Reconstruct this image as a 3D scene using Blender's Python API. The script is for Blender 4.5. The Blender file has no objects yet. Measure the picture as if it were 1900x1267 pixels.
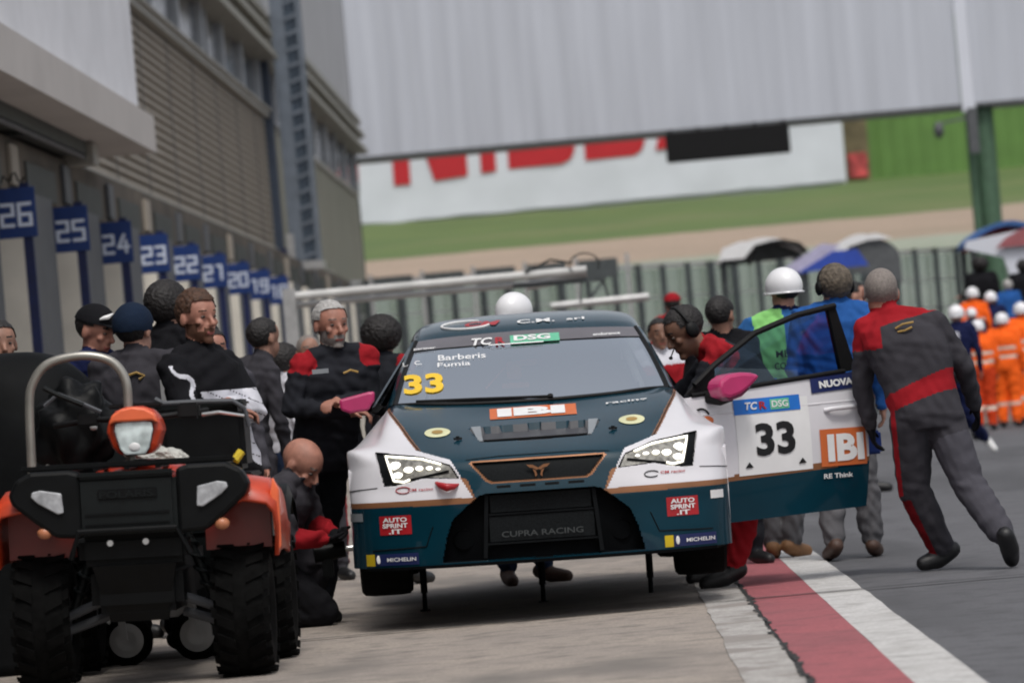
import bpy, bmesh, math, random
import numpy as np
from mathutils import Vector, Matrix, noise
from mathutils.bvhtree import BVHTree

# ------------------------------------------------------------------ camera, sky, sun, exposure
scene = bpy.context.scene
C = scene.collection
F = 8500.0; VP = (1090.0, 709.0); ROLL = math.radians(5.0); EYE = 1.2
_d = np.array([(VP[0]-950)/F, -(VP[1]-633.5)/F, -1.0]); _d /= np.linalg.norm(_d)
_h = np.array([math.cos(ROLL), math.sin(ROLL), 0.0])
_U = np.cross(_h, _d); _U /= np.linalg.norm(_U)
if _U[1] < 0: _U = -_U
_X = np.cross(_d, _U)
cam_data = bpy.data.cameras.new('camera'); cam = bpy.data.objects.new('camera', cam_data); C.objects.link(cam)
cam_data.sensor_width = 36.0; cam_data.lens = 36.0*F/1900.0
cam_data.clip_start = 0.5; cam_data.clip_end = 3000.0
M3 = Matrix((tuple(_X), tuple(_d), tuple(_U)))
cam.matrix_world = Matrix.Translation((0, 0, EYE)) @ M3.to_4x4()
cam_data.dof.use_dof = True; cam_data.dof.focus_distance = 24.3; cam_data.dof.aperture_fstop = 3.6
scene.camera = cam

def at(px, py, Y):
    v = np.array([(px-950)/F, -(py-633.5)/F, -1.0])
    q = np.array([v @ _X, v @ _d, v @ _U]); q *= Y/q[1]
    return (float(q[0]), float(q[1]), float(q[2]+EYE))

SUN_EL = 62.0; SUN_AZ = 168.0      # veiled sun high behind the camera, slightly to the right
w = bpy.data.worlds.new('World'); scene.world = w; w.use_nodes = True
nt = w.node_tree; nt.nodes.clear()
out = nt.nodes.new('ShaderNodeOutputWorld'); bg = nt.nodes.new('ShaderNodeBackground')
sky = nt.nodes.new('ShaderNodeTexSky'); sky.sky_type = 'NISHITA'; sky.sun_disc = False
sky.sun_elevation = math.radians(SUN_EL); sky.sun_rotation = math.radians(SUN_AZ)
sky.air_density = 1.0; sky.dust_density = 4.0; sky.ozone_density = 1.0
hs = nt.nodes.new('ShaderNodeHueSaturation'); hs.inputs['Saturation'].default_value = 0.30
nt.links.new(sky.outputs['Color'], hs.inputs['Color'])
nt.links.new(hs.outputs['Color'], bg.inputs['Color']); bg.inputs['Strength'].default_value = 0.15
nt.links.new(bg.outputs['Background'], out.inputs['Surface'])
sl = bpy.data.lights.new('sun', 'SUN'); sl.energy = 1.4; sl.angle = math.radians(12); sl.color = (1.0, .96, .9)
sun = bpy.data.objects.new('sun', sl); C.objects.link(sun)
_a = math.radians(SUN_AZ); _e = math.radians(SUN_EL)
_dir = Vector((math.sin(_a)*math.cos(_e), math.cos(_a)*math.cos(_e), math.sin(_e)))
sun.rotation_euler = _dir.to_track_quat('Z', 'Y').to_euler()
scene.view_settings.view_transform = 'Standard'; scene.view_settings.look = 'None'
scene.view_settings.exposure = 0.04; scene.view_settings.gamma = 1.0
scene.cycles.filter_width = 2.0
scene.cycles.use_denoising = True
random.seed(5); rng = np.random.default_rng(5)

# ------------------------------------------------------------------ materials
def srgb(*c):
    return tuple(((v/255.0)/12.92 if v/255.0 <= .04045 else ((v/255.0+.055)/1.055)**2.4) for v in c)
MATS = {}
def mat(name, col, rough=.6, metal=0, var=.15, scale=8, bump=0, bscale=40, coat=0, spec=.5, stretch=None, emit=None, estr=0, detail=6):
    if name in MATS: return MATS[name]
    m = bpy.data.materials.new(name); m.use_nodes = True; n = m.node_tree; b = n.nodes['Principled BSDF']
    b.inputs['Roughness'].default_value = rough; b.inputs['Metallic'].default_value = metal
    b.inputs['Specular IOR Level'].default_value = spec
    if coat: b.inputs['Coat Weight'].default_value = coat; b.inputs['Coat Roughness'].default_value = .06
    tc = n.nodes.new('ShaderNodeTexCoord'); mp = n.nodes.new('ShaderNodeMapping')
    n.links.new(tc.outputs['Object'], mp.inputs['Vector'])
    if stretch: mp.inputs['Scale'].default_value = stretch
    nz = n.nodes.new('ShaderNodeTexNoise'); nz.inputs['Scale'].default_value = scale; nz.inputs['Detail'].default_value = detail
    n.links.new(mp.outputs['Vector'], nz.inputs['Vector'])
    rp = n.nodes.new('ShaderNodeValToRGB')
    rp.color_ramp.elements[0].position = .3; rp.color_ramp.elements[1].position = .7
    rp.color_ramp.elements[0].color = tuple(max(0, c*(1-var)) for c in col)+(1,)
    rp.color_ramp.elements[1].color = tuple(min(1, c*(1+var)) for c in col)+(1,)
    n.links.new(nz.outputs['Fac'], rp.inputs['Fac']); n.links.new(rp.outputs['Color'], b.inputs['Base Color'])
    if bump:
        n2 = n.nodes.new('ShaderNodeTexNoise'); n2.inputs['Scale'].default_value = bscale; n2.inputs['Detail'].default_value = 4
        n.links.new(mp.outputs['Vector'], n2.inputs['Vector'])
        bp = n.nodes.new('ShaderNodeBump'); bp.inputs['Strength'].default_value = bump; bp.inputs['Distance'].default_value = .01
        n.links.new(n2.outputs['Fac'], bp.inputs['Height']); n.links.new(bp.outputs['Normal'], b.inputs['Normal'])
    if emit: b.inputs['Emission Color'].default_value = emit+(1,); b.inputs['Emission Strength'].default_value = estr
    MATS[name] = m; return m
def mix_ground(name, c1, c2, c3, s1, s2, rough=.85, stain=.5, streak=None):
    m = bpy.data.materials.new(name); m.use_nodes = True; n = m.node_tree; L = n.links; b = n.nodes['Principled BSDF']
    b.inputs['Roughness'].default_value = rough
    tc = n.nodes.new('ShaderNodeTexCoord')
    def nz(sc, det, vec=None, mapsc=None):
        t = n.nodes.new('ShaderNodeTexNoise'); t.inputs['Scale'].default_value = sc; t.inputs['Detail'].default_value = det
        mp = n.nodes.new('ShaderNodeMapping'); L.new(tc.outputs['Object'], mp.inputs['Vector'])
        if mapsc: mp.inputs['Scale'].default_value = mapsc
        L.new(mp.outputs['Vector'], t.inputs['Vector']); return t
    def ramp(src, p0, p1):
        r = n.nodes.new('ShaderNodeMapRange'); r.inputs['From Min'].default_value = p0; r.inputs['From Max'].default_value = p1
        L.new(src.outputs['Fac'], r.inputs['Value']); return r
    def mixc(f, a, c):
        x = n.nodes.new('ShaderNodeMix'); x.data_type = 'RGBA'; L.new(f.outputs[0], x.inputs['Factor'])
        for i, v in ((6, a), (7, c)):
            if isinstance(v, tuple): x.inputs[i].default_value = v+(1,)
            else: L.new(v.outputs[2], x.inputs[i])
        return x
    a = mixc(ramp(nz(s1, 8), .35, .65), c1, c2)
    st = ramp(nz(s2, 5, mapsc=streak), .52, .52+.3*(1-stain)+.02)
    bb = mixc(st, a, c3)
    b2 = mixc(ramp(nz(5.5, 6), .50, .72), bb, tuple(v*.80 for v in c3))
    gr = mixc(ramp(nz(60, 3), .3, .8), b2, tuple(v*.62 for v in c2))
    L.new(gr.outputs[2], b.inputs['Base Color'])
    bp = n.nodes.new('ShaderNodeBump'); bp.inputs['Strength'].default_value = .35; bp.inputs['Distance'].default_value = .01
    L.new(nz(120, 4).outputs['Fac'], bp.inputs['Height']); L.new(bp.outputs['Normal'], b.inputs['Normal'])
    MATS[name] = m; return m
def glass(name, tint, fac, rough=.03, gcol=(.9, .95, 1)):
    m = bpy.data.materials.new(name); m.use_nodes = True; n = m.node_tree; n.nodes.clear(); L = n.links
    o = n.nodes.new('ShaderNodeOutputMaterial'); t = n.nodes.new('ShaderNodeBsdfTransparent'); g = n.nodes.new('ShaderNodeBsdfGlossy')
    t.inputs['Color'].default_value = tint+(1,); g.inputs['Roughness'].default_value = rough; g.inputs['Color'].default_value = gcol+(1,)
    x = n.nodes.new('ShaderNodeMixShader'); fr = n.nodes.new('ShaderNodeLayerWeight'); fr.inputs['Blend'].default_value = .35
    ad = n.nodes.new('ShaderNodeMath'); ad.operation = 'MULTIPLY_ADD'; ad.inputs[1].default_value = .6; ad.inputs[2].default_value = fac; ad.use_clamp = True
    L.new(fr.outputs['Facing'], ad.inputs[0]); L.new(ad.outputs[0], x.inputs[0]); L.new(t.outputs[0], x.inputs[1]); L.new(g.outputs[0], x.inputs[2])
    L.new(x.outputs[0], o.inputs['Surface']); MATS[name] = m; return m

# ------------------------------------------------------------------ object helpers
def thing(name, label, cat, loc=(0, 0, 0), group=None, rot=(0, 0, 0)):
    o = bpy.data.objects.new(name, None); C.objects.link(o); o.location = loc; o.rotation_euler = rot
    o.empty_display_size = .2; o['label'] = label; o['category'] = cat
    if group: o['group'] = group
    return o
def tag(o, label, cat, group=None):
    o['label'] = label; o['category'] = cat
    if group: o['group'] = group
    return o
class MB:
    """collects verts/faces of one mesh"""
    def __init__(s): s.v = []; s.f = []; s.m = []
    def add(s, vs, fs, mi=0):
        k = len(s.v); s.v += [tuple(v) for v in vs]; s.f += [tuple(i+k for i in f) for f in fs]; s.m += [mi]*len(fs); return s
    def box(s, x0, x1, y0, y1, z0, z1, mi=0, bev=0):
        if bev:
            bm = bmesh.new(); bmesh.ops.create_cube(bm, size=1)
            for v in bm.verts: v.co = Vector(((x0+x1)/2+v.co.x*(x1-x0), (y0+y1)/2+v.co.y*(y1-y0), (z0+z1)/2+v.co.z*(z1-z0)))
            bmesh.ops.bevel(bm, geom=bm.edges[:], offset=bev, segments=2, affect='EDGES')
            bm.verts.index_update(); r = s.add([v.co[:] for v in bm.verts], [[v.index for v in f.verts] for f in bm.faces], mi); bm.free(); return r
        return s.add([(x0,y0,z0),(x1,y0,z0),(x1,y1,z0),(x0,y1,z0),(x0,y0,z1),(x1,y0,z1),(x1,y1,z1),(x0,y1,z1)],
                     [(0,3,2,1),(4,5,6,7),(0,1,5,4),(1,2,6,5),(2,3,7,6),(3,0,4,7)], mi)
    def prism(s, poly, ax, t, mi=0):
        """poly: 3D points of an outline, ax: extrusion vector"""
        n = len(poly); a = [Vector(p) for p in poly]; e = Vector(ax)*t
        return s.add([p[:] for p in a]+[(p+e)[:] for p in a], [tuple(range(n)), tuple(range(2*n-1, n-1, -1))]+[(i, (i+1) % n, (i+1) % n+n, i+n)[::-1] for i in range(n)], mi)
    def tube(s, pts, r, seg=10, mi=0, close=False):
        P = [Vector(p) for p in pts]; n = len(P); R = r if isinstance(r, (list, tuple)) else [r]*n
        rings = []; up = None
        for i in range(n):
            if close: t = (P[(i+1) % n]-P[i-1])
            else: t = (P[min(i+1, n-1)]-P[max(i-1, 0)])
            t.normalize()
            if up is None: up = t.orthogonal().normalized()
            up = (up-t*up.dot(t)); up = up.normalized() if up.length > 1e-6 else t.orthogonal().normalized()
            sd = t.cross(up)
            rings.append([(P[i]+(up*math.cos(2*math.pi*k/seg)+sd*math.sin(2*math.pi*k/seg))*R[i])[:] for k in range(seg)])
        vs = [v for rg in rings for v in rg]; fs = []
        for i in range(n if close else n-1):
            j = (i+1) % n
            for k in range(seg): fs.append((i*seg+k, i*seg+(k+1) % seg, j*seg+(k+1) % seg, j*seg+k))
        if not close: fs += [tuple(range(seg-1, -1, -1)), tuple(range((n-1)*seg, n*seg))]
        return s.add(vs, fs, mi)
    def bar(s, a, b, wx, wy, mi=0, up=(0, 0, 1)):
        a = Vector(a); b = Vector(b); t = (b-a).normalized(); u = Vector(up)
        if abs(u.dot(t)) > .98: u = Vector((0, 1, 0))
        sd = t.cross(u).normalized(); u2 = sd.cross(t)
        vs = []
        for p in (a, b):
            for i, j in ((-1,-1),(1,-1),(1,1),(-1,1)): vs.append((p+sd*wx/2*i+u2*wy/2*j)[:])
        return s.add(vs, [(0,3,2,1),(4,5,6,7),(0,1,5,4),(1,2,6,5),(2,3,7,6),(3,0,4,7)], mi)
    def ell(s, c, r, seg=16, ring=10, mi=0, M=None, z0=-1, z1=1):
        vs = []; fs = []
        a0 = math.asin(z0); a1 = math.asin(z1)
        for i in range(ring+1):
            a = a0+(a1-a0)*i/ring
            for k in range(seg):
                t = 2*math.pi*k/seg; p = Vector((r[0]*math.cos(a)*math.cos(t), r[1]*math.cos(a)*math.sin(t), r[2]*math.sin(a)))
                if M: p = M @ p
                vs.append((p+Vector(c))[:])
        for i in range(ring):
            for k in range(seg): fs.append((i*seg+k, i*seg+(k+1) % seg, (i+1)*seg+(k+1) % seg, (i+1)*seg+k))
        fs += [tuple(range(seg-1, -1, -1)), tuple(range(ring*seg, ring*seg+seg))]
        return s.add(vs, fs, mi)
    def lathe(s, prof, c=(0,0,0), ax='x', seg=40, mi=0):
        vs = []; n = len(prof)
        for k in range(seg):
            t = 2*math.pi*k/seg
            for (a, r) in prof:
                p = (a, r*math.cos(t), r*math.sin(t)) if ax == 'x' else ((r*math.cos(t), a, r*math.sin(t)) if ax == 'y' else (r*math.cos(t), r*math.sin(t), a))
                vs.append((p[0]+c[0], p[1]+c[1], p[2]+c[2]))
        fs = []
        for k in range(seg):
            for i in range(n-1): fs.append((k*n+i, k*n+i+1, ((k+1) % seg)*n+i+1, ((k+1) % seg)*n+i))
        return s.add(vs, fs, mi)
    def build(s, name, ms, parent=None, smooth=False, kind=None, bev=0):
        me = bpy.data.meshes.new(name); me.from_pydata(s.v, [], s.f); me.validate()
        ms = ms if isinstance(ms, (list, tuple)) else [ms]
        for m in ms: me.materials.append(MATS[m] if isinstance(m, str) else m)
        if len(ms) > 1 and len(me.polygons) == len(s.m): me.polygons.foreach_set('material_index', s.m)
        bm = bmesh.new(); bm.from_mesh(me); bmesh.ops.recalc_face_normals(bm, faces=bm.faces[:]); bm.to_mesh(me); bm.free()
        if smooth:
            me.polygons.foreach_set('use_smooth', [True]*len(me.polygons))
            if smooth != 'full': me.set_sharp_from_angle(angle=math.radians(40))
        o = bpy.data.objects.new(name, me); C.objects.link(o)
        if parent: o.parent = parent
        if kind: o['kind'] = kind
        if bev:
            b = o.modifiers.new('bevel', 'BEVEL'); b.width = bev; b.segments = 2; b.limit_method = 'ANGLE'
        return o
def copy_tree(o, parent=None):
    c = o.copy(); C.objects.link(c); c.parent = parent
    for ch in list(o.children): copy_tree(ch, c)
    return c
def text_geo(s, size=1, bold=0, sx=1, align='CENTER', shear=0, space=1):
    cu = bpy.data.curves.new('t', 'FONT'); cu.body = s; cu.size = size; cu.offset = bold; cu.align_x = align; cu.align_y = 'CENTER'
    cu.shear = shear; cu.space_character = space; cu.resolution_u = 3
    o = bpy.data.objects.new('t', cu); C.objects.link(o); bpy.context.view_layer.update()
    me = bpy.data.meshes.new_from_object(o.evaluated_get(bpy.context.evaluated_depsgraph_get()))
    v = [(p.co.x*sx, p.co.y) for p in me.vertices]; f = [tuple(p.vertices) for p in me.polygons]
    bpy.data.objects.remove(o); bpy.data.meshes.remove(me); bpy.data.curves.remove(cu)
    # centre
    if v:
        cx = (min(a[0] for a in v)+max(a[0] for a in v))/2 if align == 'CENTER' else 0; cy = (min(a[1] for a in v)+max(a[1] for a in v))/2
        v = [(a-cx, b-cy) for a, b in v]
    return v, f
def text_fit(s, wd, ht, bold=0.02, **k):
    v, f = text_geo(s, 1, bold, **k)
    x0 = min(a for a, b in v); x1 = max(a for a, b in v); y0 = min(b for a, b in v); y1 = max(b for a, b in v)
    sx = wd/(x1-x0); sy = ht/(y1-y0)
    return [((a-(x0+x1)/2)*sx, (b-(y0+y1)/2)*sy) for a, b in v], f
DIG = {'0': [((0,0),(1,0)),((1,0),(1,2)),((1,2),(0,2)),((0,2),(0,0))], '1': [((.2,2),(.75,2)),((.75,2),(.75,0))],
 '2': [((0,2),(1,2)),((1,2),(1,1)),((1,1),(0,1)),((0,1),(0,0)),((0,0),(1,0))], '3': [((0,2),(1,2)),((1,2),(1,0)),((1,0),(0,0)),((.2,1),(1,1))],
 '4': [((.65,2),(0,.6)),((0,.6),(1.1,.6)),((.8,1.3),(.8,0))], '5': [((1,2),(0,2)),((0,2),(0,1.1)),((0,1.1),(1,1.1)),((1,1.1),(1,0)),((1,0),(0,0))],
 '6': [((1,2),(0,2)),((0,2),(0,0)),((0,0),(1,0)),((1,0),(1,1)),((1,1),(0,1))], '8': [((0,0),(1,0)),((1,0),(1,2)),((1,2),(0,2)),((0,2),(0,0)),((0,1),(1,1))],
 '9': [((0,0),(1,0)),((1,0),(1,2)),((1,2),(0,2)),((0,2),(0,1)),((0,1),(1,1))], '7': [((0,2),(1,2)),((1,2),(.4,0))]}

def dense(pts, k=6, close=False):
    P_ = [Vector(p) for p in pts]; out_ = []
    for i in range(len(P_)-1):
        p0, p1, p2, p3 = P_[max(i-1, 0)], P_[i], P_[i+1], P_[min(i+2, len(P_)-1)]
        for j in range(k):
            t = j/k; out_.append(.5*((2*p1)+(p2-p0)*t+(2*p0-5*p1+4*p2-p3)*t*t+(3*p1-p0-3*p2+p3)*t**3))
    return out_+[P_[-1]]
# ------------------------------------------------------------------ palette
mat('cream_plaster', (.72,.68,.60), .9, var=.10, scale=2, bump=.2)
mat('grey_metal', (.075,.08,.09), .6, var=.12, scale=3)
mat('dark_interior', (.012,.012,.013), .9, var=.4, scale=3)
mat('shutter_dark', (.02,.024,.022), .6, var=.3, scale=3)
mat('beige_cladding', (.31,.275,.23), .7, var=.10, scale=1.2)
mat('olive_panel', (.24,.235,.185), .8, var=.08, scale=.6)
mat('pale_panel', (.42,.42,.43), .7, var=.06, scale=.5)
mat('trim_light', (.30,.29,.26), .6, var=.15, scale=3)
mat('brown_lintel', (.075,.06,.045), .8, var=.6, scale=.9)
mat('white_concrete', (.74,.745,.78), .8, var=.07, scale=1.2, bump=.2)
mat('soffit', (.50,.47,.45), .85, var=.06, scale=1)
mat('steel_blue', (.14,.165,.20), .5, .2, var=.15, scale=3)
mat('steel_blue_dark', (.045,.06,.09), .5, .2, var=.15, scale=3)
mat('window_glass', (.055,.07,.085), .12, var=.5, scale=.8, spec=.8)
mat('mullion', (.36,.38,.41), .5, var=.1)
mat('louver', (.25,.24,.20), .55, var=.15, scale=3)
mat('sign_blue', (.005,.03,.15), .45, var=.12, scale=5)
mat('sign_white', (.62,.68,.80), .5, var=.05)
mat('post_navy', (.004,.010,.06), .5, var=.2)
mat('galvanised', (.42,.42,.42), .4, .5, var=.15, scale=6)
mat('green_box', (.006,.05,.02), .5, var=.2)
mat('gantry_panel', (.47,.49,.54), .55, var=.10, scale=1.6, stretch=(1, 1, .06))
mat('gantry_edge', (.08,.085,.09), .6, var=.2)
mat('pole_green', (.06,.12,.07), .6, var=.15, scale=4)
mat('black', (.004,.004,.0045), .6, spec=.25, var=.3)
mat('banner_white', (.60,.62,.68), .7, var=.05, scale=.5)
mat('banner_red', (.45,.012,.02), .7, var=.08, scale=1)
mat('green_sheet', (.10,.20,.045), .7, var=.12, scale=.6)
mat('white_paint', (.72,.72,.72), .5, var=.06)
mat('fence_post', (.055,.065,.068), .6, var=.3)
mat('rubber', (.0035,.0035,.0035), .9, spec=.08, var=.4, scale=20, bump=.3)
mat('plastic_black', (.003,.0035,.004), .5, spec=.16, var=.3, scale=10)
mat('plastic_panel', (.005,.007,.0075), .5, spec=.22, var=.25, scale=8)
mat('chrome', (.65,.65,.63), .28, .9, var=.1)
mat('hoop_steel', (.32,.31,.28), .35, .6, var=.15)
mat('orange_red', (.46,.042,.010), .42, var=.2, scale=9, coat=.25)
mat('deep_red', (.17,.009,.004), .4, var=.2, scale=6, coat=.3)
mat('orange_hi', (.85,.16,.06), .35, var=.1)
mat('lamp_glass', (.62,.70,.70), .08, var=.35, scale=16, spec=.9, detail=2)
mat('lamp_clear', (.36,.37,.39), .12, var=.3, scale=26, spec=.9, detail=2)
mat('amber', (.42,.16,.08), .4, var=.2)
mat('plastic_bag', (.42,.42,.39), .5, var=.25, scale=14, bump=.8, bscale=18)
mat('cover_cloth', (.003,.0035,.004), .7, spec=.12, var=.3, bump=.4, bscale=8)
mat('teal', (.002,.028,.045), .27, .0, var=.14, scale=3, coat=.6, spec=.12)
mat('body_white', (.64,.63,.66), .35, var=.05, scale=3.5, coat=.4)
mat('bronze', (.27,.12,.055), .4, .4, var=.12)
mat('car_black', (.002,.0024,.003), .7, var=.3, spec=.05)
mat('car_black2', (.004,.005,.006), .6, var=.2, spec=.1)
mat('vent_dark', (.05,.052,.06), .5, var=.15)
mat('mesh_dark', (.007,.0085,.0095), .6, var=.5, scale=160, spec=.1)
mat('headlight_house', (.30,.29,.26), .2, .5, var=.5, scale=34, detail=3)  # pale warm tone paints the lamps' glow into the housing
mat('led', (1,1,.95), .3, emit=(1, .96, .82), estr=2.6)
mat('led_soft', (1,1,.95), .3, emit=(1, .97, .9), estr=1.1)
mat('pink', (.45,.03,.13), .3, var=.08, coat=.4)
mat('sticker_red', (.36,.012,.018), .4, var=.1)
mat('sticker_white', (.72,.72,.72), .45, var=.04)
mat('sticker_grey', (.22,.24,.26), .45, var=.1)
mat('sticker_navy', (.010,.018,.09), .45, var=.1)
mat('sticker_yellow', (.55,.40,.01), .45, var=.1)
mat('sticker_blue', (.01,.15,.55), .45, var=.1)
mat('sticker_black', (.004,.004,.005), .5, var=.1)
mat('sticker_orange', (.55,.13,.035), .45, var=.06)
mat('sticker_green', (.12,.45,.28), .45, var=.1)
mat('sticker_cream', (.62,.62,.38), .45, var=.1)
mat('sunstrip', (.11,.10,.11), .3, coat=.5, var=.1)
mat('num_yellow', (.80,.52,.03), .45, var=.05)
mat('lettering_dim', (.035,.04,.042), .6); mat('interior', (.02,.021,.023), .8, var=.3)
mat('cage_grey', (.55,.57,.58), .4, var=.1)
mat('bright_orange', (.85,.22,.10), .6, var=.2)  # plain bright orange base colour without emission, seen through the windscreen
glass('windscreen_glass', (.82,.86,.88), .60, .05)
glass('side_glass', (.62,.74,.86), .04, .04, gcol=(.7,.85,1))
glass('fence_glass', (.80,.84,.84), .05, .2)
# people
mat('skin_light', (.38,.20,.145), .6, var=.18, scale=22, bump=.1)
mat('skin_red', (.34,.155,.11), .6, var=.20, scale=22, bump=.1)
mat('skin_tan', (.27,.14,.098), .6, var=.2, scale=22)
mat('skin_dark', (.17,.085,.055), .55, var=.12, scale=12)
mat('lip', (.26,.07,.06), .5, var=.1)
mat('beard_ginger', (.085,.034,.018), .9, var=.2, scale=120, bump=.3)
mat('beard_grey', (.17,.15,.14), .9, var=.2, scale=120, bump=.3)
mat('hair_ginger', (.055,.024,.012), .7, var=.5, scale=50, bump=.9, bscale=60)
mat('hair_dark', (.008,.006,.006), .65, var=.5, scale=50, bump=.9, bscale=60)
mat('hair_grey', (.36,.35,.34), .75, var=.25, scale=50, bump=.9, bscale=60)
mat('hair_greybrown', (.10,.08,.06), .8, var=.5, scale=40, bump=.9, bscale=50)
mat('hair_stubble', (.19,.165,.15), .8, var=.25, scale=90, bump=.3)
def cloth(n, c, **k): return mat(n, c, .9, spec=.15, var=k.get('var', .16), scale=k.get('scale', 7), bump=.45, bscale=14)
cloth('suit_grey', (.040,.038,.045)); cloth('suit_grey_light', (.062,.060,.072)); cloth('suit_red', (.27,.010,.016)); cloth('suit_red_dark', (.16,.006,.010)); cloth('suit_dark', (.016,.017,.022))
cloth('cloth_black', (.007,.007,.009)); cloth('cloth_white', (.55,.55,.60)); cloth('cloth_blue', (.02,.09,.30)); cloth('cloth_blue2', (.03,.12,.32))
cloth('cloth_navy', (.008,.012,.05)); cloth('tabard_green', (.22,.52,.16)); cloth('hi_vis', (.95,.13,.015)); cloth('hi_vis_dark', (.55,.05,.012))
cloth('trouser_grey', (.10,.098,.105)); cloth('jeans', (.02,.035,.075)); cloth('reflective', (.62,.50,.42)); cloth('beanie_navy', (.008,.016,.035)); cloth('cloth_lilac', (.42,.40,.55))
mat('shoe_black', (.006,.006,.007), .5, var=.3); mat('shoe_tan', (.19,.09,.035), .7, var=.2); mat('shoe_brown', (.06,.03,.02), .6, var=.2); mat('shoe_white', (.6,.6,.6), .6)
mat('helmet_white', (.74,.74,.76), .35, var=.03, coat=.3)
mat('emblem_gold', (.35,.22,.06), .5, var=.2)
mat('eye_white', (.13,.10,.09), .7, spec=.2); mat('brow_grey', (.12,.09,.08), .8); mat('eye_dark', (.01,.008,.006), .3)
mat('glove_blue', (.01,.04,.22), .6, var=.2)
# ------------------------------------------------------------------ ground, pit lane, markings, hill
mix_ground('concrete', (.40,.345,.295), (.31,.27,.24), (.17,.155,.14), 1.3, .7, stain=.8, streak=(.9, .35, 1))
mix_ground('asphalt', (.135,.135,.146), (.105,.105,.114), (.070,.070,.076), .5, .9, stain=.7, streak=(1, .12, 1))
mix_ground('red_kerb', (.42,.115,.13), (.35,.10,.115), (.25,.09,.10), .6, .7, stain=.4)
mix_ground('white_kerb', (.62,.61,.60), (.54,.53,.52), (.40,.385,.37), .8, .9, stain=.4)
mix_ground('worn_white', (.50,.48,.46), (.38,.36,.34), (.27,.24,.22), 2.5, 1.6, stain=.9)
mix_ground('groove', (.05,.05,.05), (.035,.035,.035), (.02,.02,.02), 1.0, .8)
mix_ground('grass', (.125,.180,.045), (.085,.145,.035), (.17,.19,.07), .12, .10, stain=.6, streak=(.4, 1, 1))
mix_ground('grass_dull', (.37,.385,.32), (.27,.31,.23), (.43,.42,.37), .12, .10, stain=.6)
mix_ground('gravel', (.44,.33,.25), (.36,.275,.205), (.30,.24,.17), .15, .12, stain=.5, streak=(.3, 1, 1))
mix_ground('track', (.17,.175,.18), (.15,.155,.16), (.12,.12,.125), .1, .1)

def sheet(name, poly, z, m, label=None):
    mb = MB(); mb.add([(x, y, z) for x, y in poly], [tuple(range(len(poly)))])
    return mb.build(name, m, kind='structure')
def strip(name, xl, xr, y0, y1, z, m, jl=0, jr=0, n=160, pw=1.0):
    mb = MB(); vs = []; fs = []
    for i in range(n+1):
        y = y0+(y1-y0)*(i/n)**pw
        a = xl+jl*(noise.noise((y*1.1, xl*7, 0))+.5*noise.noise((y*4, xl*9, 3))); b = xr+jr*(noise.noise((y*1.1, xr*7, 5))+.5*noise.noise((y*4, xr*9, 3)))
        vs += [(a, y, z), (b, y, z)]
    for i in range(n): fs.append((2*i, 2*i+1, 2*i+3, 2*i+2))
    mb.add(vs, fs); return mb.build(name, m, kind='structure')
sheet('pit_lane', [(-60,-20),(60,-20),(60,156),(-60,156)], 0, 'asphalt')
strip('pit_apron', -6.4, .56, -5, 150, .004, 'concrete', n=60)
strip('worn_white_line', .50, .73, -5, 40, .008, 'worn_white', .014, .010, n=700)
strip('red_kerb_band', .745, 1.09, -5, 150, .008, 'red_kerb', .008, .0, n=300)
strip('white_kerb_band', 1.09, 1.335, -5, 150, .008, 'white_kerb', .004, .014, n=300)
# crumbled dark joint between the worn line and the red band
mb = MB(); y = 12.0
while y < 34:
    l = random.uniform(.05, .25); wv = random.uniform(.006, .03); x = .738+random.uniform(-.012, .012)
    k = 6; top = [(x+wv*random.uniform(.3, 1), y+l*i/k) for i in range(k+1)]; bot = [(x-wv*random.uniform(.2, 1), y+l*i/k) for i in range(k, -1, -1)]
    mb.add([(a, b, .012) for a, b in top+bot], [tuple(range(2*k+2))]); y += l*random.uniform(.85, 1.3)
mb.build('joint_crack', 'groove', kind='structure')
# drain groove across apron and lane
mb = MB(); n = 80
vs = []
for i in range(n+1):
    x = -4+9*i/n; yy = 23.55+.02*math.sin(x*2)+.09*(x+1); vs += [(x, yy-.02-.02*noise.noise((x*3, 1, 0)), .013), (x, yy+.03+.02*noise.noise((x*4, 2, 0)), .013)]
mb.add(vs, [(2*i, 2*i+1, 2*i+3, 2*i+2) for i in range(n)])
mb.build('drain_groove', 'groove', kind='structure')
# dark tyre stains on the apron: thin irregular sheets
# terrain behind the pits
prof = [(154,0,'grass_dull'),(170,.7,'grass_dull'),(172,1.7,'track'),(182,2.3,'grass_dull'),(196,5.7,'grass_dull'),(199,6.2,'gravel'),(222,7.96,'grass'),(263,11.30,'grass'),(300,12.0,'grass'),(420,30,'grass'),(700,40,'grass'),(1500,50,'grass')]
def hill(name, i0, i1, m, dz=0):
    mb = MB(); nx = 420; rows = []
    pts = prof[i0:i1+1]; sub = []
    for a, b in zip(pts[:-1], pts[1:]):
        for k in range(5): t = k/5; sub.append((a[0]+(b[0]-a[0])*t, a[1]+(b[1]-a[1])*t))
    sub.append(pts[-1][:2])
    for (yy, z) in sub:
        for j in range(nx+1):
            x = -120+260*j/nx
            wob = (1.8*noise.noise((x*.05, yy*.02, 0))+1.3*noise.noise((x*.3, yy*.1, 4))+.9*noise.noise((x*.9, yy*.1, 9))) if yy > 160 else 0
            edge = yy in (prof[i0][0], prof[i1][0])
            mb.v.append((x, yy+(wob*.9), z+(0 if edge else .12*noise.noise((x*.15, yy*.15, 1)))+.002*x+dz))
    for i in range(len(sub)-1):
        for j in range(nx): mb.f.append((i*(nx+1)+j, i*(nx+1)+j+1, (i+1)*(nx+1)+j+1, (i+1)*(nx+1)+j)); mb.m.append(0)
    return mb.build(name, m, kind='structure', smooth=True)
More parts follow.
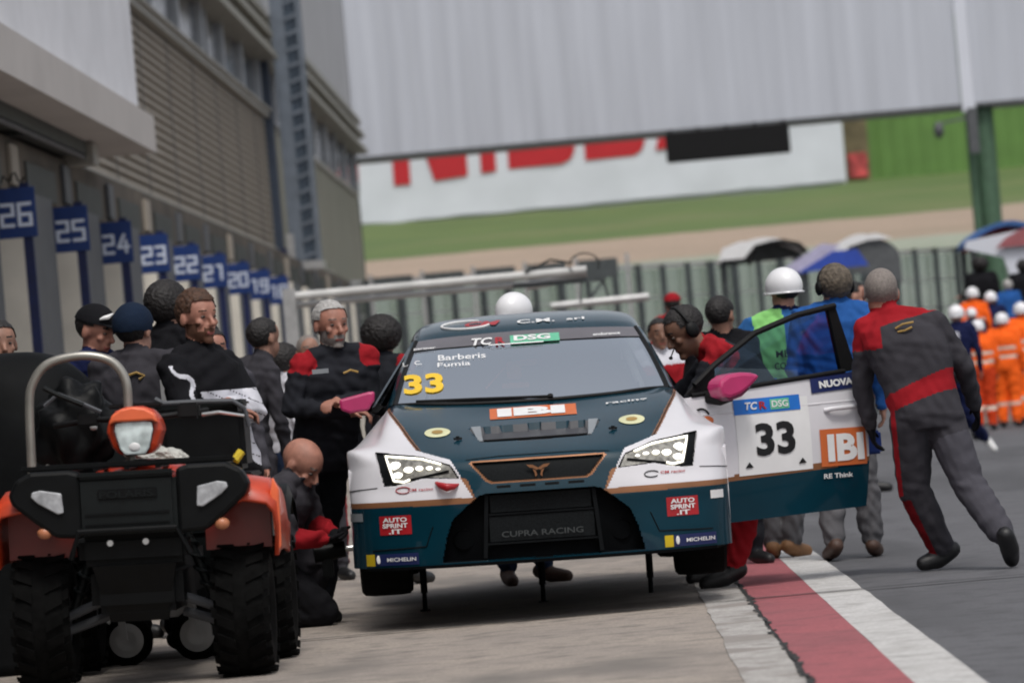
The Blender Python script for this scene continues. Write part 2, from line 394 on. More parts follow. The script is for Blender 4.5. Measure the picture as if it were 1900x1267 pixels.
hill('infield_grass', 0, 1, 'grass_dull'); hill('track_bank', 1, 2, 'grass_dull'); hill('far_track', 2, 3, 'track'); hill('lower_bank', 3, 5, 'grass_dull')
hill('gravel_trap', 5, 6, 'gravel'); hill('grass_slope', 6, 8, 'grass'); hill('hills', 8, 11, 'grass')

# ------------------------------------------------------------------ pit building
bld = thing('pit_building', 'long pit building with grey ribbed cladding, windows and louvers above the open garages', 'building', (-6.4, 60, 0))
def B(mb, name, m, **k):   # building parts are given in world coordinates
    mb.v = [(x+6.4, y-60, z) for x, y, z in mb.v]; return mb.build(name, m, bld, **k)
XF = -6.4
# ribbed cladding wall, block one (real ribs)
mb = MB(); z = 4.62; mb.box(XF-.3, XF-.05, 0, 97.6, 4.5, 7.4)
while z < 7.3:
    vs = []; 
    for yy in (0, 97.6): vs += [(XF-.05, yy, z), (XF+.02, yy, z+.015), (XF+.02, yy, z+.085), (XF-.05, yy, z+.10)]
    mb.add(vs, [(0,4,5,1),(1,5,6,2),(2,6,7,3),(0,1,2,3),(7,6,5,4)]); z += .145
B(mb, 'ribbed_wall', 'beige_cladding')
yy = 25.6
while yy < 97: mb = MB(); mb.box(XF+.021, XF+.03, yy, yy+.06, 4.62, 7.35); yy += 4.9; B(mb, 'panel_joint', 'grey_metal')
mb = MB(); mb.box(XF-.1, XF+.10, 0, 97.6, 4.46, 4.60, bev=.01); B(mb, 'wall_base_trim', 'trim_light')
mb = MB(); mb.box(XF-.1, XF+.14, 0, 97.6, 7.40, 7.52); mb.box(XF-.1, XF+.20, 0, 97.6, 7.52, 7.57, 0); B(mb, 'window_ledge', 'trim_light')
mb = MB(); mb.box(XF-.06, XF+.06, 102, 137.6, 7.32, 7.46); B(mb, 'window_ledge', 'trim_light')
def windows(y0, y1, step):
    k = 0; yy = y0
    while yy < y1-.1:
        mb = MB(); mb.box(XF-.12, XF-.06, yy+.06, yy+step-.06, 7.57, 8.75); fr = B(mb, 'window', 'window_glass')
        if k % 3 == 1: mb = MB(); mb.box(XF-.1, XF-.0, yy+1.5, yy+1.8, 7.57, 8.75); B(mb, 'blind', 'mullion')
        mb = MB(); mb.box(XF-.1, XF+.05, yy-.16, yy+.16, 7.57, 8.75); B(mb, 'mullion', 'mullion'); yy += step; k += 1
windows(33.3, 97.4, 4.9); windows(102, 137, 4.9)
mb = MB(); mb.box(XF-.3, XF-.13, 0, 138, 7.3, 12); B(mb, 'upper_wall', 'grey_metal')
for (y0, y1) in ((20, 97.6), (99.2, 138)):
    for z0, x1 in ((8.62, .42), (9.10, .36), (9.52, .28)):
        mb = MB(); mb.box(XF-.1, XF+x1, y0, y1, z0, z0+.10); mb.box(XF-.1, XF+x1-.04, y0, y1, z0+.10, z0+.2); B(mb, 'louver', 'louver')
    mb = MB(); mb.box(XF-.12, XF-.02, y0, y1, 8.75, 9.9); B(mb, 'louver_backing', 'shutter_dark')
mb = MB(); mb.box(XF-.1, XF+.02, 99.2, 138, 9.9, 16); B(mb, 'parapet_panel', 'pale_panel')
mb = MB(); mb.box(XF-.1, XF+.02, 0, 97.6, 9.9, 12); B(mb, 'parapet_panel', 'pale_panel')
mb = MB(); mb.box(XF-.3, XF, 99.2, 137.9, 4.6, 7.32); mb.box(XF-.3, XF, 118, 137.9, 0, 4.6); B(mb, 'block_wall', 'olive_panel')
mb = MB(); mb.box(XF-.4, XF+.03, 137.9, 138.1, 0, 16); B(mb, 'corner_trim', 'grey_metal')
mb = MB(); mb.box(XF-.3, XF+.16, 99, 118, 4.3, 4.6); B(mb, 'wall_base_trim', 'trim_light')
mb = MB(); mb.box(-6.39, -6.2, 97.7, 97.95, 4.5, 9); B(mb, 'downpipe', 'steel_blue_dark')
# lintel over the garages
mb = MB(); mb.box(XF-.3, XF+.55, 0, 118, 3.72, 4.3); mb.box(XF-.3, XF+.3, 0, 118, 4.3, 4.46); B(mb, 'lintel', 'brown_lintel')
# piers: cream end facing down the lane, grey long side
mb = MB(); mb.box(-13.2, -13, 0, 118, 0, 4.4); mb.box(-13, -6.8, 118, 118.2, 0, 4.4); B(mb, 'garage_back_wall', 'grey_metal')
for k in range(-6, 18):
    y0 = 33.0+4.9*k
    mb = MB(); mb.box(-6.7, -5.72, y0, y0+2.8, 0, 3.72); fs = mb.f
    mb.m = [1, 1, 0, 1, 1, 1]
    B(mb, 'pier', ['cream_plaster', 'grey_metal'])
    mb = MB(); mb.box(XF+.55, XF+.60, y0+.1, y0+.75, 3.78, 4.22, bev=.01); B(mb, 'lintel_plate', 'grey_metal' if k % 3 else 'beige_cladding')
    mb = MB(); mb.box(XF+.55, XF+.575, y0+1.6, y0+4.3, 3.74, 4.1); B(mb, 'lintel_plate', 'shutter_dark')
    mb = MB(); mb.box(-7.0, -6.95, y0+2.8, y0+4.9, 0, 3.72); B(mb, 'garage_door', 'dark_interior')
# lattice tower on the joint between the two blocks
mb = MB()
for (xa, ya) in ((-6.05, 98.0), (-5.5, 98.0), (-6.05, 98.55), (-5.5, 98.55)): mb.box(xa-.045, xa+.045, ya-.045, ya+.045, 4.3, 15)
z = 4.3
mb.box(-6.02, -5.80, 98.02, 98.10, 4.3, 15)
tow = B(mb, 'tower_frame', 'steel_blue')
mb = MB(); zz = 4.4; k = 0
while zz < 14.8:
    mb.bar((-5.80, 98.0, zz), (-5.5, 98.0, zz+.10), .05, .07); mb.bar((-5.5, 98.0, zz+.16), (-5.5, 98.55, zz+.2), .04, .06)
    mb.bar((-5.80, 98.5, zz+.2), (-5.5, 98.5, zz+.1), .04, .06); zz += .34; k += 1
B(mb, 'tower_lacing', 'steel_blue')
mb = MB(); mb.box(-6.0, -5.52, 98.2, 98.3, 4.3, 15); B(mb, 'tower_back', mat('steel_blue_mid', (.07,.095,.13), .5, .2, var=.2, scale=3))
mb = MB(); mb.box(-6.3, -5.4, 97.8, 98.8, 4.12, 4.3, bev=.01); B(mb, 'tower_bracket', 'galvanised')
mb = MB(); mb.box(-6.13, -5.98, 97.6, 97.8, 0, 4.9); B(mb, 'service_post', 'galvanised')
mb = MB(); mb.box(-6.27, -6.14, 97.5, 97.7, 0, 4.6); B(mb, 'service_post', 'post_navy')
# white concrete balcony box near the camera
YE = 57.0; XB = -5.28
mb = MB()
OX = (44.2, 49.2)
mb.box(XB-.16, XB, 10, OX[0], 4.98, 8.8); mb.box(XB-.16, XB, OX[1], YE, 4.98, 8.8); mb.box(XB-.16, XB, OX[0], OX[1], 4.98, 5.92)
mb.box(XF, XB-.16, YE-.16, YE, 4.98, 8.8)
B(mb, 'balcony_parapet', 'white_concrete')
mb = MB(); mb.box(XF, XB+.17, 10, YE+.15, 4.52, 4.98); B(mb, 'balcony_slab', 'soffit')
mb = MB(); mb.box(XB-1.0, XB-.5, OX[0], OX[1], 5.0, 8.8); B(mb, 'balcony_recess', 'grey_metal')
mb = MB(); mb.bar((XB-.3, 45.0, 6.8), (XB-.3, 47.8, 5.98), .08, .08); mb.bar((XB-.3, 46.5, 6.2), (XB-.3, 48.8, 6.5), .05, .05)
B(mb, 'balcony_pipe', 'black')
mb = MB(); mb.box(XF, XB-.32, 12, 53.5, 4.36, 4.518)
for k in range(7): mb.box(XF, XB-.34, 12+6*k, 12.2+6*k, 4.30, 4.36)
B(mb, 'roller_shutter', 'shutter_dark')
mb = MB(); mb.tube([(XB-.36, 12, 4.33), (XB-.36, 53.6, 4.33)], .03, 8); B(mb, 'shutter_rail', 'grey_metal')
mb = MB(); mb.box(XF, XB-.25, 53.5, 54.1, 4.25, 4.50); B(mb, 'shutter_housing', 'trim_light')
# green emergency box fixed on the far block
mb = MB(); c = at(602, 508, 118)
mb.box(c[0]-.12, c[0]+.12, 117.8, 118, c[2]-.25, c[2]+.25, bev=.02); mb.v = [(x, y, z) for x, y, z in mb.v]
g = mb.build('wall_box', 'green_box'); tag(g, 'small dark green box on the far olive wall of the pit building', 'box')

# ------------------------------------------------------------------ garage number signs
def sign(k, num, y, x):
    zt = 1.2+.452*5.6*(1.0); 
    t = thing('garage_sign', f'blue garage number sign reading {num} on a navy post', 'sign', (x, y, 0), 'garage number signs')
    zc = 3.405
    mb = MB(); mb.box(-.2, .2, -.012, .012, zc-.255, zc+.255, bev=.006); mb.build('panel', 'sign_blue', t)
    mb = MB(); mb.box(.045, .145, .02, .12, 0, zc+.30); mb.build('post', 'post_navy', t)
    mb = MB(); h = .105; wd = .115
    for i, ch in enumerate(str(num)):
        ox = -.150+i*.178
        for (a, b) in DIG[ch]:
            A = Vector((ox+a[0]*wd, -.016, zc-.02-h+a[1]*h)); Bv = Vector((ox+b[0]*wd, -.016, zc-.02-h+b[1]*h)); dd = (Bv-A).normalized()*.014
            mb.bar(A-dd, Bv+dd, .006, .036, up=(0, 0, 1) if abs(dd.z) < .01 else (1, 0, 0))
    # keep overlapping strokes off one plane
    mb.v = [(a, b-.0004*(i//8 % 5), c2) for i, (a, b, c2) in enumerate(mb.v)]
    mb.build('number', 'sign_white', t)
    return t
for k, num in enumerate(range(26, 17, -1)):
    y = 51.1+4.9*(k-1); sign(k, num, y, -5.60)
# tangled cable on top of sign 26
mb = MB(); pts = [(-5.72+.03*i, 46.1, 3.71+.05*math.sin(i*1.7)+.015*i*(8-i)/4) for i in range(9)]
mb.tube(pts, .012, 6); c = mb.build('cable_bundle', 'black', smooth=True); tag(c, 'tangle of dark cable on top of the blue sign 26', 'cable')

# ------------------------------------------------------------------ gantry bridge across the lane
YG = 142.0
gan = thing('gantry_bridge', 'pale grey corrugated gantry bridge spanning the whole lane at the top of the view', 'bridge', (12.5, YG, 0))
def G(mb, name, m, **k):
    mb.v = [(x-12.5, y-YG, z) for x, y, z in mb.v]; return mb.build(name, m, gan, **k)
mb = MB()
def corr(x0, x1, z0, z1):
    n = int((x1-x0)/.22); vs = []
    for i in range(n+1):
        x = x0+(x1-x0)*i/n; yy = YG+(.022 if i % 2 else 0); vs += [(x, yy, z0), (x, yy, z1)]
    mb.add(vs, [(2*i, 2*i+2, 2*i+3, 2*i+1) for i in range(n)])
    mb.box(x0, x1, YG+.03, YG+2.4, z0, z1)
corr(-9.5, 12.28, 8.76, 17); corr(12.72, 34, 8.76, 17)
G(mb, 'fascia', 'gantry_panel')
mb = MB(); mb.box(-9.5, 34, YG-.04, YG+2.5, 8.66, 8.76); G(mb, 'bottom_flange', 'gantry_edge')
mb = MB(); mb.box(12.3, 12.7, YG-.1, YG+.1, 8.5, 17); G(mb, 'fascia_joint', 'banner_white')
mb = MB(); mb.tube([(12.95, YG+.6, 0), (12.95, YG+.6, 8.66)], .34, 20); mb.tube([(12.5, YG+.3, 2), (12.5, YG+.3, 8.66)], .13, 12); G(mb, 'column', 'pole_green', smooth=True)
mb = MB(); mb.tube([(-8.6, YG+.6, 0), (-8.6, YG+.6, 8.66)], .34, 20); G(mb, 'column', 'pole_green', smooth=True)
mb = MB(); mb.box(3.05, 6.88, YG-.5, YG-.1, 7.72, 8.64, bev=.03)
for k in range(5): mb.bar((3.2+k*.88, YG-.3, 8.6), (3.2+k*.88, YG-.3, 8.75), .1, .1)
G(mb, 'signal_panel', 'black')
cam_p = at(1742, 242, YG-.5)
mb = MB(); mb.ell(cam_p, (.16, .2, .26), 14, 10); mb.bar((cam_p[0], cam_p[1], cam_p[2]+.2), (12.7, YG-.3, cam_p[2]+.35), .08, .08); mb.bar((12.55, YG-.35, 7.2), (12.55, YG-.35, 8.6), .3, .2)
G(mb, 'loudspeaker', 'gantry_edge', smooth=True)

# ------------------------------------------------------------------ banner on the bank
YB = 262.0
L_ = at(640, 420, YB); R_ = at(1571, 335, YB)
ban = thing('advertising_banner', 'huge white banner with red NISSAN lettering on the grass bank', 'banner', (L_[0], YB, L_[2]))
Wb = R_[0]-L_[0]; zb = 0; zt = 6.2
slope = (R_[2]-L_[2])/Wb
mb = MB(); nx = 60; nz_ = 8; vs = []
for i in range(nx+1):
    for j in range(nz_+1):
        x = -14+(Wb+14)*i/nx; z = zb+(zt)*j/nz_; bul = .05*noise.noise((x*.35, z*.6, 2))+.02*noise.noise((x*1.3, z*1.1, 7))
        vs.append((x, bul, z+slope*x+(.12*noise.noise((x*.5, 0, 0)) if j == 0 else 0)))
mb.add(vs, [(i*(nz_+1)+j, (i+1)*(nz_+1)+j, (i+1)*(nz_+1)+j+1, i*(nz_+1)+j+1) for i in range(nx) for j in range(nz_)])
mb.box(-14, Wb, .3, .5, -.3, zt-.2); mb.build('sheet', 'banner_white', ban, smooth=True)
def bp(px, py):
    p = at(px, py, YB-.1); return (p[0]-L_[0], -.10, p[2]-L_[2])
mb = MB()
def glyph(poly): mb.prism([bp(*q) for q in poly], (0, 1, 0), .04)
# N I S S A, tops hidden behind the gantry; slant follows the sagging banner
glyph([(731,345),(762,342),(752,190),(721,194)])
glyph([(806,336),(868,326),(858,175),(832,178),(838,262),(782,180),(753,184)])
glyph([(893,322),(921,318),(911,168),(883,171)])
def S(x0, y0, wd):
    s = -.10
    def q(a, b): return (x0+a*wd-(b*10), y0+s*a*wd-b*150)
    out_ = [(0,0),(.80,0),(.93,.05),(1,.16),(1,.42),(.93,.54),(.8,.60),(.28,.60),(.28,.74),(1,.74),(1,1),(.2,1),(.06,.95),(0,.84),(0,.52),(.07,.40),(.2,.36),(.72,.36),(.72,.22),(0,.22)]
    glyph([q(*p) for p in out_])
S(944, 314, 124); S(1086, 298, 112)
glyph([(1216,279),(1243,275),(1276,130),(1250,132)]); glyph([(1243,262),(1330,250),(1330,230),(1240,242)])
glyph([(1300,268),(1345,262),(1290,130),(1256,132)])
mb.build('lettering', 'banner_red', ban)
mb = MB()
p0 = at(1572, 335, 264); p1 = at(1616, 331, 264)
mb.box(p0[0], p1[0], 263.8, 264.2, p0[2]-1, p0[2]+6); o = mb.build('brown_hoarding', mat('brown_board', (.16,.13,.07), .8, var=.5, scale=.7)); tag(o, 'narrow brown hoarding between the white banner and the green sheeting', 'hoarding')
mb = MB(); mb.box(p0[0]+.1, p1[0]-.15, 263.6, 263.75, p0[2]+.1, p0[2]+1.5, bev=.05); o = mb.build('poster', mat('poster_red', (.42,.06,.06), .7, var=.8, scale=1.6)); tag(o, 'small reddish poster at the foot of the brown hoarding', 'poster')
mb = MB(); q0 = at(1616, 331, 265); vs = []; n = 90
for i in range(n+1):
    x = q0[0]+i*.42; yy = 265+(.10 if i % 2 else 0); vs += [(x, yy, q0[2]-.2), (x, yy, q0[2]+9)]
mb.add(vs, [(2*i, 2*i+2, 2*i+3, 2*i+1) for i in range(n)]); mb.box(q0[0], q0[0]+37, 265.2, 265.5, q0[2]-.5, q0[2]+9)
o = mb.build('green_sheeting', 'green_sheet'); tag(o, 'ribbed bright green sheeting wall on the bank right of the banner', 'wall')

# ------------------------------------------------------------------ fence at the end of the lane
fa = Vector((-8.5, 119, 0)); fb = Vector((22, 159, 0)); fa = Vector((-5.518-3, 123-4, 0)); fb = Vector((12.37+7, 146+9, 0))
dd = (fb-fa).normalized(); Ltot = (fb-fa).length
fen = thing('debris_fence', 'tall grey post fence with clear panels crossing behind the pit lane', 'fence', fa[:])
ang = math.atan2(dd.y, dd.x)
fen.rotation_euler = (0, 0, ang)
HF = 4.45; nP = int(Ltot/1.18); step = Ltot/nP
for i in range(nP+1):
    mb = MB(); s = i*step+random.uniform(-.08, .08); wv = random.choice((.07, .09, .12, .20))
    mb.box(s-wv/2, s+wv/2, -.06, .10, 0, HF+random.uniform(-.05, .03)); mb.build('fence_post', 'fence_post', fen)
mb = MB(); mb.box(0, Ltot, .11, .16, HF-.12, HF); mb.box(0, Ltot, .11, .15, 2.55, 2.63); mb.box(0, Ltot, .11, .15, 3.45, 3.5); mb.build('fence_rail', 'galvanised', fen)
mb = MB(); mb.box(0, Ltot, .17, .18, 1.1, HF-.14); mb.build('fence_panel', 'fence_glass', fen)
mb = MB(); mb.box(0, Ltot, .20, .6, 0, 1.1); mb.build('fence_base', 'concrete', fen)
mb = MB()
s = .4
while s < Ltot:
    l = random.uniform(.5, 2.2); zz = random.uniform(1.2, 3.4); hh = random.uniform(.1, .9)
    mb.box(s, s+l, .22, .28, zz, zz+hh); s += l+random.uniform(1.0, 3.0)
mb.build('fence_board', mat('board_grey', (.16,.175,.18), .8, var=.5, scale=.8), fen)
# dark recess frames on the left end, in front of the fence
bar_ = thing('advertising_boards', 'row of dark framed boards on the fence left of the lattice boom', 'boards', at(690, 600, 118))
x_, y_, z_ = at(690, 600, 118)
for k in range(5):
    a = at(690+95*k, 516-8*k, 118); b = at(690+95*k+78, 545-8*k, 118)
    mb = MB(); mb.box(a[0]-x_, b[0]-x_, 0, .08, b[2]-z_, a[2]-z_, bev=.01); mb.build('board', 'fence_post', bar_)
mb = MB(); a = at(684, 522, 118); b = at(1150, 480, 118); 
for k in range(6):
    a = at(684+95*k, 514-8*k, 118); mb.box(a[0]-x_, a[0]-x_+.10, -.06, 0, -z_, a[2]-z_+.05)
mb.build('board_frame', 'galvanised', bar_)

# pit equipment booms
boom = thing('pit_boom', 'long pale tubular equipment boom reaching over the lane behind the car', 'boom', (-4.0, 52, 0))
def BM(mb, name, m, o, **k):
    l = o.location; mb.v = [(x-l[0], y-l[1], z-l[2]) for x, y, z in mb.v]; return mb.build(name, m, o, **k)
mb = MB(); mb.tube([(-3.25, 52, 2.46), (.10, 52, 2.47)], .050, 14); BM(mb, 'boom_tube', mat('worn_white_tube', (.50,.50,.49), .5, var=.2, scale=3), boom, smooth=True)
mb = MB(); mb.tube([(-3.25, 52.1, 2.36), (-.55, 52.1, 2.37)], .035, 10); mb.tube([(-.6, 52.1, 2.34), (.1, 52.1, 2.42)], .05, 10, 0); BM(mb, 'lower_tube', 'galvanised', boom, smooth=True)
mb = MB(); mb.box(-.75, .30, 52.05, 52.12, 2.33, 2.38); mb.bar((.27, 52.1, 2.36), (.32, 52.1, 2.15), .03, .03); mb.bar((.05, 52.1, 2.45), (.0, 52.1, 2.1), .022, .022); BM(mb, 'end_bracket', 'fence_post', boom)
mb = MB(); mb.tube([(.08+.17*math.cos(t), 51.95, 2.53+.13*math.sin(t)) for t in np.linspace(-.5, math.pi+.6, 16)], .008, 6); mb.tube([(-.6, 51.95, 2.5), (-.3, 51.95, 2.62), (-.05, 51.95, 2.56)], .012, 6); BM(mb, 'air_hose', 'black', boom, smooth=True)
mb = MB(); mb.box(-3.36, -3.22, 51.9, 52.2, 0, 2.55); BM(mb, 'mast', 'galvanised', boom)
boom2 = thing('pit_boom', 'thin grey boom arm just above the right end of the car roof', 'boom', (-.5, 70, 0), None)
mb = MB(); mb.tube([(-.45, 70, 2.40), (1.05, 70, 2.42)], .06, 12); BM(mb, 'boom_tube', 'galvanised', boom2, smooth=True)
mb = MB(); mb.bar((.1, 70, 2.4), (.6, 70, 3.0), .05, .05); mb.bar((-.3, 70, 2.35), (-.3, 70, 0), .14, .14); BM(mb, 'mast', 'fence_post', boom2)

# ------------------------------------------------------------------ pit wall and timing stand canopies
mb = MB(); mb.box(3.2, 3.5, 76, 118, 0, 1.0, bev=.02); o = mb.build('pit_wall', 'concrete'); tag(o, 'low concrete pit wall in front of the fence on the right', 'wall')
mb = MB(); mb.box(5.75, 9.6, 70.5, 80, 0, .45, bev=.03); mb.box(6.5, 9.6, 73.5, 80, .45, .85, bev=.03); o = mb.build('viewing_step', 'concrete'); tag(o, 'stepped concrete platform under the crowd at the right edge', 'platform')
def arch(name, label, p0, p1, rise, Y, depth, cols, sag=.0, ends=True, group=None):
    """curved shell roof between two pixels' points"""
    a = Vector(p0); b = Vector(p1); t = thing(name, label, 'canopy', (a.x, Y, 0), group)
    mb = MB(); n = 18; vs = []; th = .09
    for i in range(n+1):
        s = i/n; x = a.x+(b.x-a.x)*s; z = a.z+(b.z-a.z)*s+rise*math.sin(math.pi*min(1, s*1.0))**.8
        for (yy, dz) in ((0, 0), (0, -th), (depth, -th), (depth, 0)): vs.append((x-a.x, yy, z+dz))
    fs = []
    for i in range(n):
        for k in range(4): fs.append((i*4+k, i*4+(k+1) % 4, (i+1)*4+(k+1) % 4, (i+1)*4+k))
    fs += [(0,1,2,3), tuple(n*4+k for k in (3,2,1,0))]
    mb.add(vs, fs); mb.build('roof', cols[0], t, smooth=True)
    mb = MB(); vs = []
    for i in range(n+1):
        s = i/n; x = a.x+(b.x-a.x)*s; z = a.z+(b.z-a.z)*s+rise*math.sin(math.pi*s)**.8-th
        vs += [(x-a.x, depth*.5, z), (x-a.x, depth*.5, a.z+(b.z-a.z)*s-th-.04)]
    mb.add(vs, [(2*i, 2*i+2, 2*i+3, 2*i+1) for i in range(n)]); mb.build('end_panel', cols[1], t)
    for s in (.06, .94):
        mb = MB(); x = (b.x-a.x)*s; mb.box(x-.05, x+.05, .1, .2, 0, a.z+(b.z-a.z)*s-.05); mb.build('leg', 'fence_post', t); mb = MB(); mb.box(x-.05, x+.05, depth-.2, depth-.1, 0, a.z+(b.z-a.z)*s-.05); mb.build('leg', 'fence_post', t)
    return t
t1 = arch('canopy', 'white curved canopy with dark arch, left of the blue tent', at(1335, 482, 100), at(1493, 462, 100), .36, 100, 2.4, ('white_paint', 'fence_post'))
mb = MB(); mb.tube([(x, -.06, z) for x, z in [(.62,3.45),(.75,3.72),(1.0,3.86),(1.4,3.88),(1.75,3.78),(1.9,3.6)]], .06, 8); mb.build('arch_frame', 'black', t1, smooth=True)
mb = MB(); l_ = t1.location; mb.prism([(p[0]-l_.x, -.14, p[2]) for p in (at(1333,484,100), at(1340,462,100), at(1372,449,100), at(1440,444,100), at(1400,455,100), at(1380,480,100))], (0, 1, 0), .05); mb.build('side_panel', 'white_paint', t1)
t2 = arch('canopy', 'rounded canopy with white edge and dark end above the blue tent', at(1535, 478, 99), at(1671, 476, 99), .50, 99, 2.0, ('white_paint', 'gantry_edge'))
mb = MB(); mb.v = []; pts = [(.75+.82*math.cos(t), -.05, 3.28+.52*math.sin(t)) for t in np.linspace(0, math.pi, 16)]
mb.prism([(x-.0, y, z) for x, y, z in pts]+[(.0, -.05, 3.2), (1.57, -.05, 2.75)], (0, 1, 0), .04); mb.build('dark_end', 'gantry_edge', t2)
mb = MB(); l_ = t2.location; mb.prism([(p[0]-l_.x, -.14, p[2]) for p in (at(1533,480,99), at(1540,458,99), at(1580,440,99), at(1625,433,99), at(1655,442,99), at(1610,446,99), at(1575,458,99), at(1562,478,99))], (0, 1, 0), .05); mb.build('side_panel', 'white_paint', t2)
tent = thing('tent', 'blue tent roof with paler left slope beside the rounded canopy', 'tent', (at(1440, 505, 97)[0], 97, 0))
ox = tent.location.x
A_ = [at(1440, 508, 97), at(1525, 452, 97), at(1590, 462, 97), at(1612, 492, 97), at(1530, 500, 97)]
mb = MB(); 
def tp(p, dy=0): return (p[0]-ox, dy, p[2])
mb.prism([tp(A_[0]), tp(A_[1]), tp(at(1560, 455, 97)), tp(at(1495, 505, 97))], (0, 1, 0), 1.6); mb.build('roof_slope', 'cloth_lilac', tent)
mb = MB(); mb.prism([tp(at(1478, 508, 97), -.03), tp(at(1545, 466, 97), -.03), tp(A_[2], -.03), tp(A_[3], -.03), tp(A_[4], -.03)], (0, 1, 0), .03)
mb.build('roof_valance', mat('tent_blue', (.02,.06,.36), .7, var=.15), tent)
for px in (1495, 1605):
    p = at(px, 505, 97.2); mb = MB(); mb.box(p[0]-ox-.05, p[0]-ox+.05, .2, .3, 0, p[2]); mb.build('leg', 'fence_post', tent)
t4 = arch('canopy', 'blue and red striped canopy with a white awning at the right edge', at(1795, 452, 85), at(1960, 446, 85), .40, 85, 2.5, (mat('canopy_blue', (.03,.10,.28), .6), 'sticker_red'))
mb = MB(); o_ = t4.location
pp = [at(1790, 462, 84.8), at(1792, 448, 84.8), at(1900, 425, 84.8), at(1960, 420, 84.8), at(1960, 540, 84.8), at(1882, 530, 84.8), at(1862, 478, 84.8)]
mb.prism([(p[0]-o_.x, -.2, p[2]) for p in pp], (0, 1, 0), .05); mb.build('awning', 'banner_white', t4)
mb = MB(); pp = [at(1848, 460, 84.7), at(1868, 440, 84.7), at(1900, 422, 84.7), at(1962, 414, 84.7), at(1962, 450, 84.7)]
mb.prism([(p[0]-o_.x, -.32, p[2]) for p in pp], (0, 1, 0), .06); mb.build('stripe_panel', mat('canopy_red', (.30,.09,.10), .6), t4)
# ------------------------------------------------------------------ racing car
car = thing('racing_car', 'white and teal touring race car on its air jacks with driver door open, headlights lit', 'race car', (-.30, 23.5, .22), rot=(0, math.radians(1.1), .022))
# half sections of the front: rows from splitter to windscreen base, columns from the middle outwards
COLX = [0, .25, .45, .63, .78, .90, .975, .992]
ROWS = [
 ([.10]*8, [0,.01,.035,.08,.15,.24,.36,.50], None),
 ([.22]*8, [-.012,0,.025,.07,.14,.23,.36,.50], None),
 ([.34]*8, [-.012,0,.025,.07,.14,.23,.36,.50], None),
 ([.425]*8, [-.01,.002,.027,.072,.142,.232,.365,.50], None),
 ([.50,.50,.50,.50,.50,.50,.495,.49], [.0,.012,.045,.10,.18,.275,.40,.52], None),
 ([.60,.60,.60,.605,.61,.61,.60,.58], [.03,.042,.08,.145,.23,.335,.46,.58], None),
 ([.640,.641,.648,.662,.682,.700,.700,.672], [.085,.095,.14,.22,.32,.42,.54,.60], [0,.25,.45,.63,.79,.925,.986,.994]),
 ([.700,.702,.712,.730,.750,.738,.712,.690], [.26,.27,.31,.39,.49,.58,.66,.69], [0,.25,.45,.63,.78,.86,.965,.993]),
 ([.770,.772,.785,.806,.828,.782,.722,.700], [.50,.51,.54,.60,.68,.76,.84,.86], [0,.25,.45,.63,.77,.838,.955,.990]),
 ([.848,.850,.862,.880,.892,.835,.732,.705], [.80,.81,.83,.87,.93,.98,1.04,1.06], [0,.25,.45,.62,.755,.822,.945,.985]),
 ([.905,.907,.915,.926,.930,.875,.750,.710], [.98,1.0,1.04,1.10,1.16,1.2,1.25,1.27], [0,.24,.43,.60,.74,.81,.93,.975]),
]
def cr(P, t):
    n = len(P)-1; i = min(int(t), n-1); f = t-i
    p0 = P[max(i-1, 0)]; p1 = P[i]; p2 = P[i+1]; p3 = P[min(i+2, n)]
    return .5*((2*p1)+(-p0+p2)*f+(2*p0-5*p1+4*p2-p3)*f*f+(-p0+3*p1-3*p2+p3)*f**3)
ctrl = np.array([[(xs[j], ys[j], zs[j]) for j in range(8)] for (zs, ys, xs_) in ROWS for xs in [xs_ or COLX]])
NR = 22; NC = 24
rows_t = np.linspace(0, len(ROWS)-1, (len(ROWS)-1)*NR+1); cols_t = np.linspace(0, 7, 7*NC+1)
tmp = np.array([cr(ctrl, t) for t in rows_t])                       # rows x 8 x 3
half = np.array([cr(tmp.transpose(1, 0, 2), t) for t in cols_t]).transpose(1, 0, 2)   # rows x cols x 3
full = np.concatenate([half[:, :0:-1]*np.array([-1, 1, 1]), half], axis=1)
nr, nc = full.shape[:2]
P = full.reshape(-1, 3)
faces = np.array([(i*nc+j, i*nc+j+1, (i+1)*nc+j+1, (i+1)*nc+j) for i in range(nr-1) for j in range(nc-1)])
BV = BVHTree.FromPolygons([tuple(p) for p in P], [tuple(int(i) for i in f) for f in faces])
def sy(x, z, off=.004):          # point on the nose seen from the front
    h = BV.ray_cast(Vector((x, -2, z)), Vector((0, 1, 0)))
    if h[0] is None: return (x, .3, z)
    n = h[1]; n = -n if n.y > 0 else n
    return tuple(h[0]+n*off)
def szz(x, y, off=.004):         # point on the bonnet seen from above
    h = BV.ray_cast(Vector((x, y, 3)), Vector((0, 0, -1)))
    if h[0] is None: return (x, y, .7)
    return (h[0].x, h[0].y, h[0].z+off)
def inpoly(x, z, poly):
    c = np.zeros(x.shape, bool); n = len(poly)
    for i in range(n):
        x1, z1 = poly[i]; x2, z2 = poly[(i+1) % n]
        if z1 == z2: continue
        k = ((z1 > z) != (z2 > z)) & (x < (x2-x1)*(z-z1)/(z2-z1)+x1); c ^= k
    return c
WHITE = [(.345,.437),(1.1,.440),(1.1,1.0),(.80,.96),(.775,.90),(.715,.82),(.665,.745),(.625,.693),(.45,.635),(.395,.535),(.375,.49)]
BRONZE1 = [(.33,.405),(1.1,.414),(1.1,.44),(.345,.437)]
BRONZE2 = [(.330,.425),(.345,.437),(.375,.49),(.405,.545),(.37,.53),(.355,.49)]
BRONZE3 = [(.625,.693),(.665,.745),(.715,.82),(.775,.90),(.80,.96),(.785,.965),(.755,.90),(.695,.825),(.645,.75),(.602,.69)]
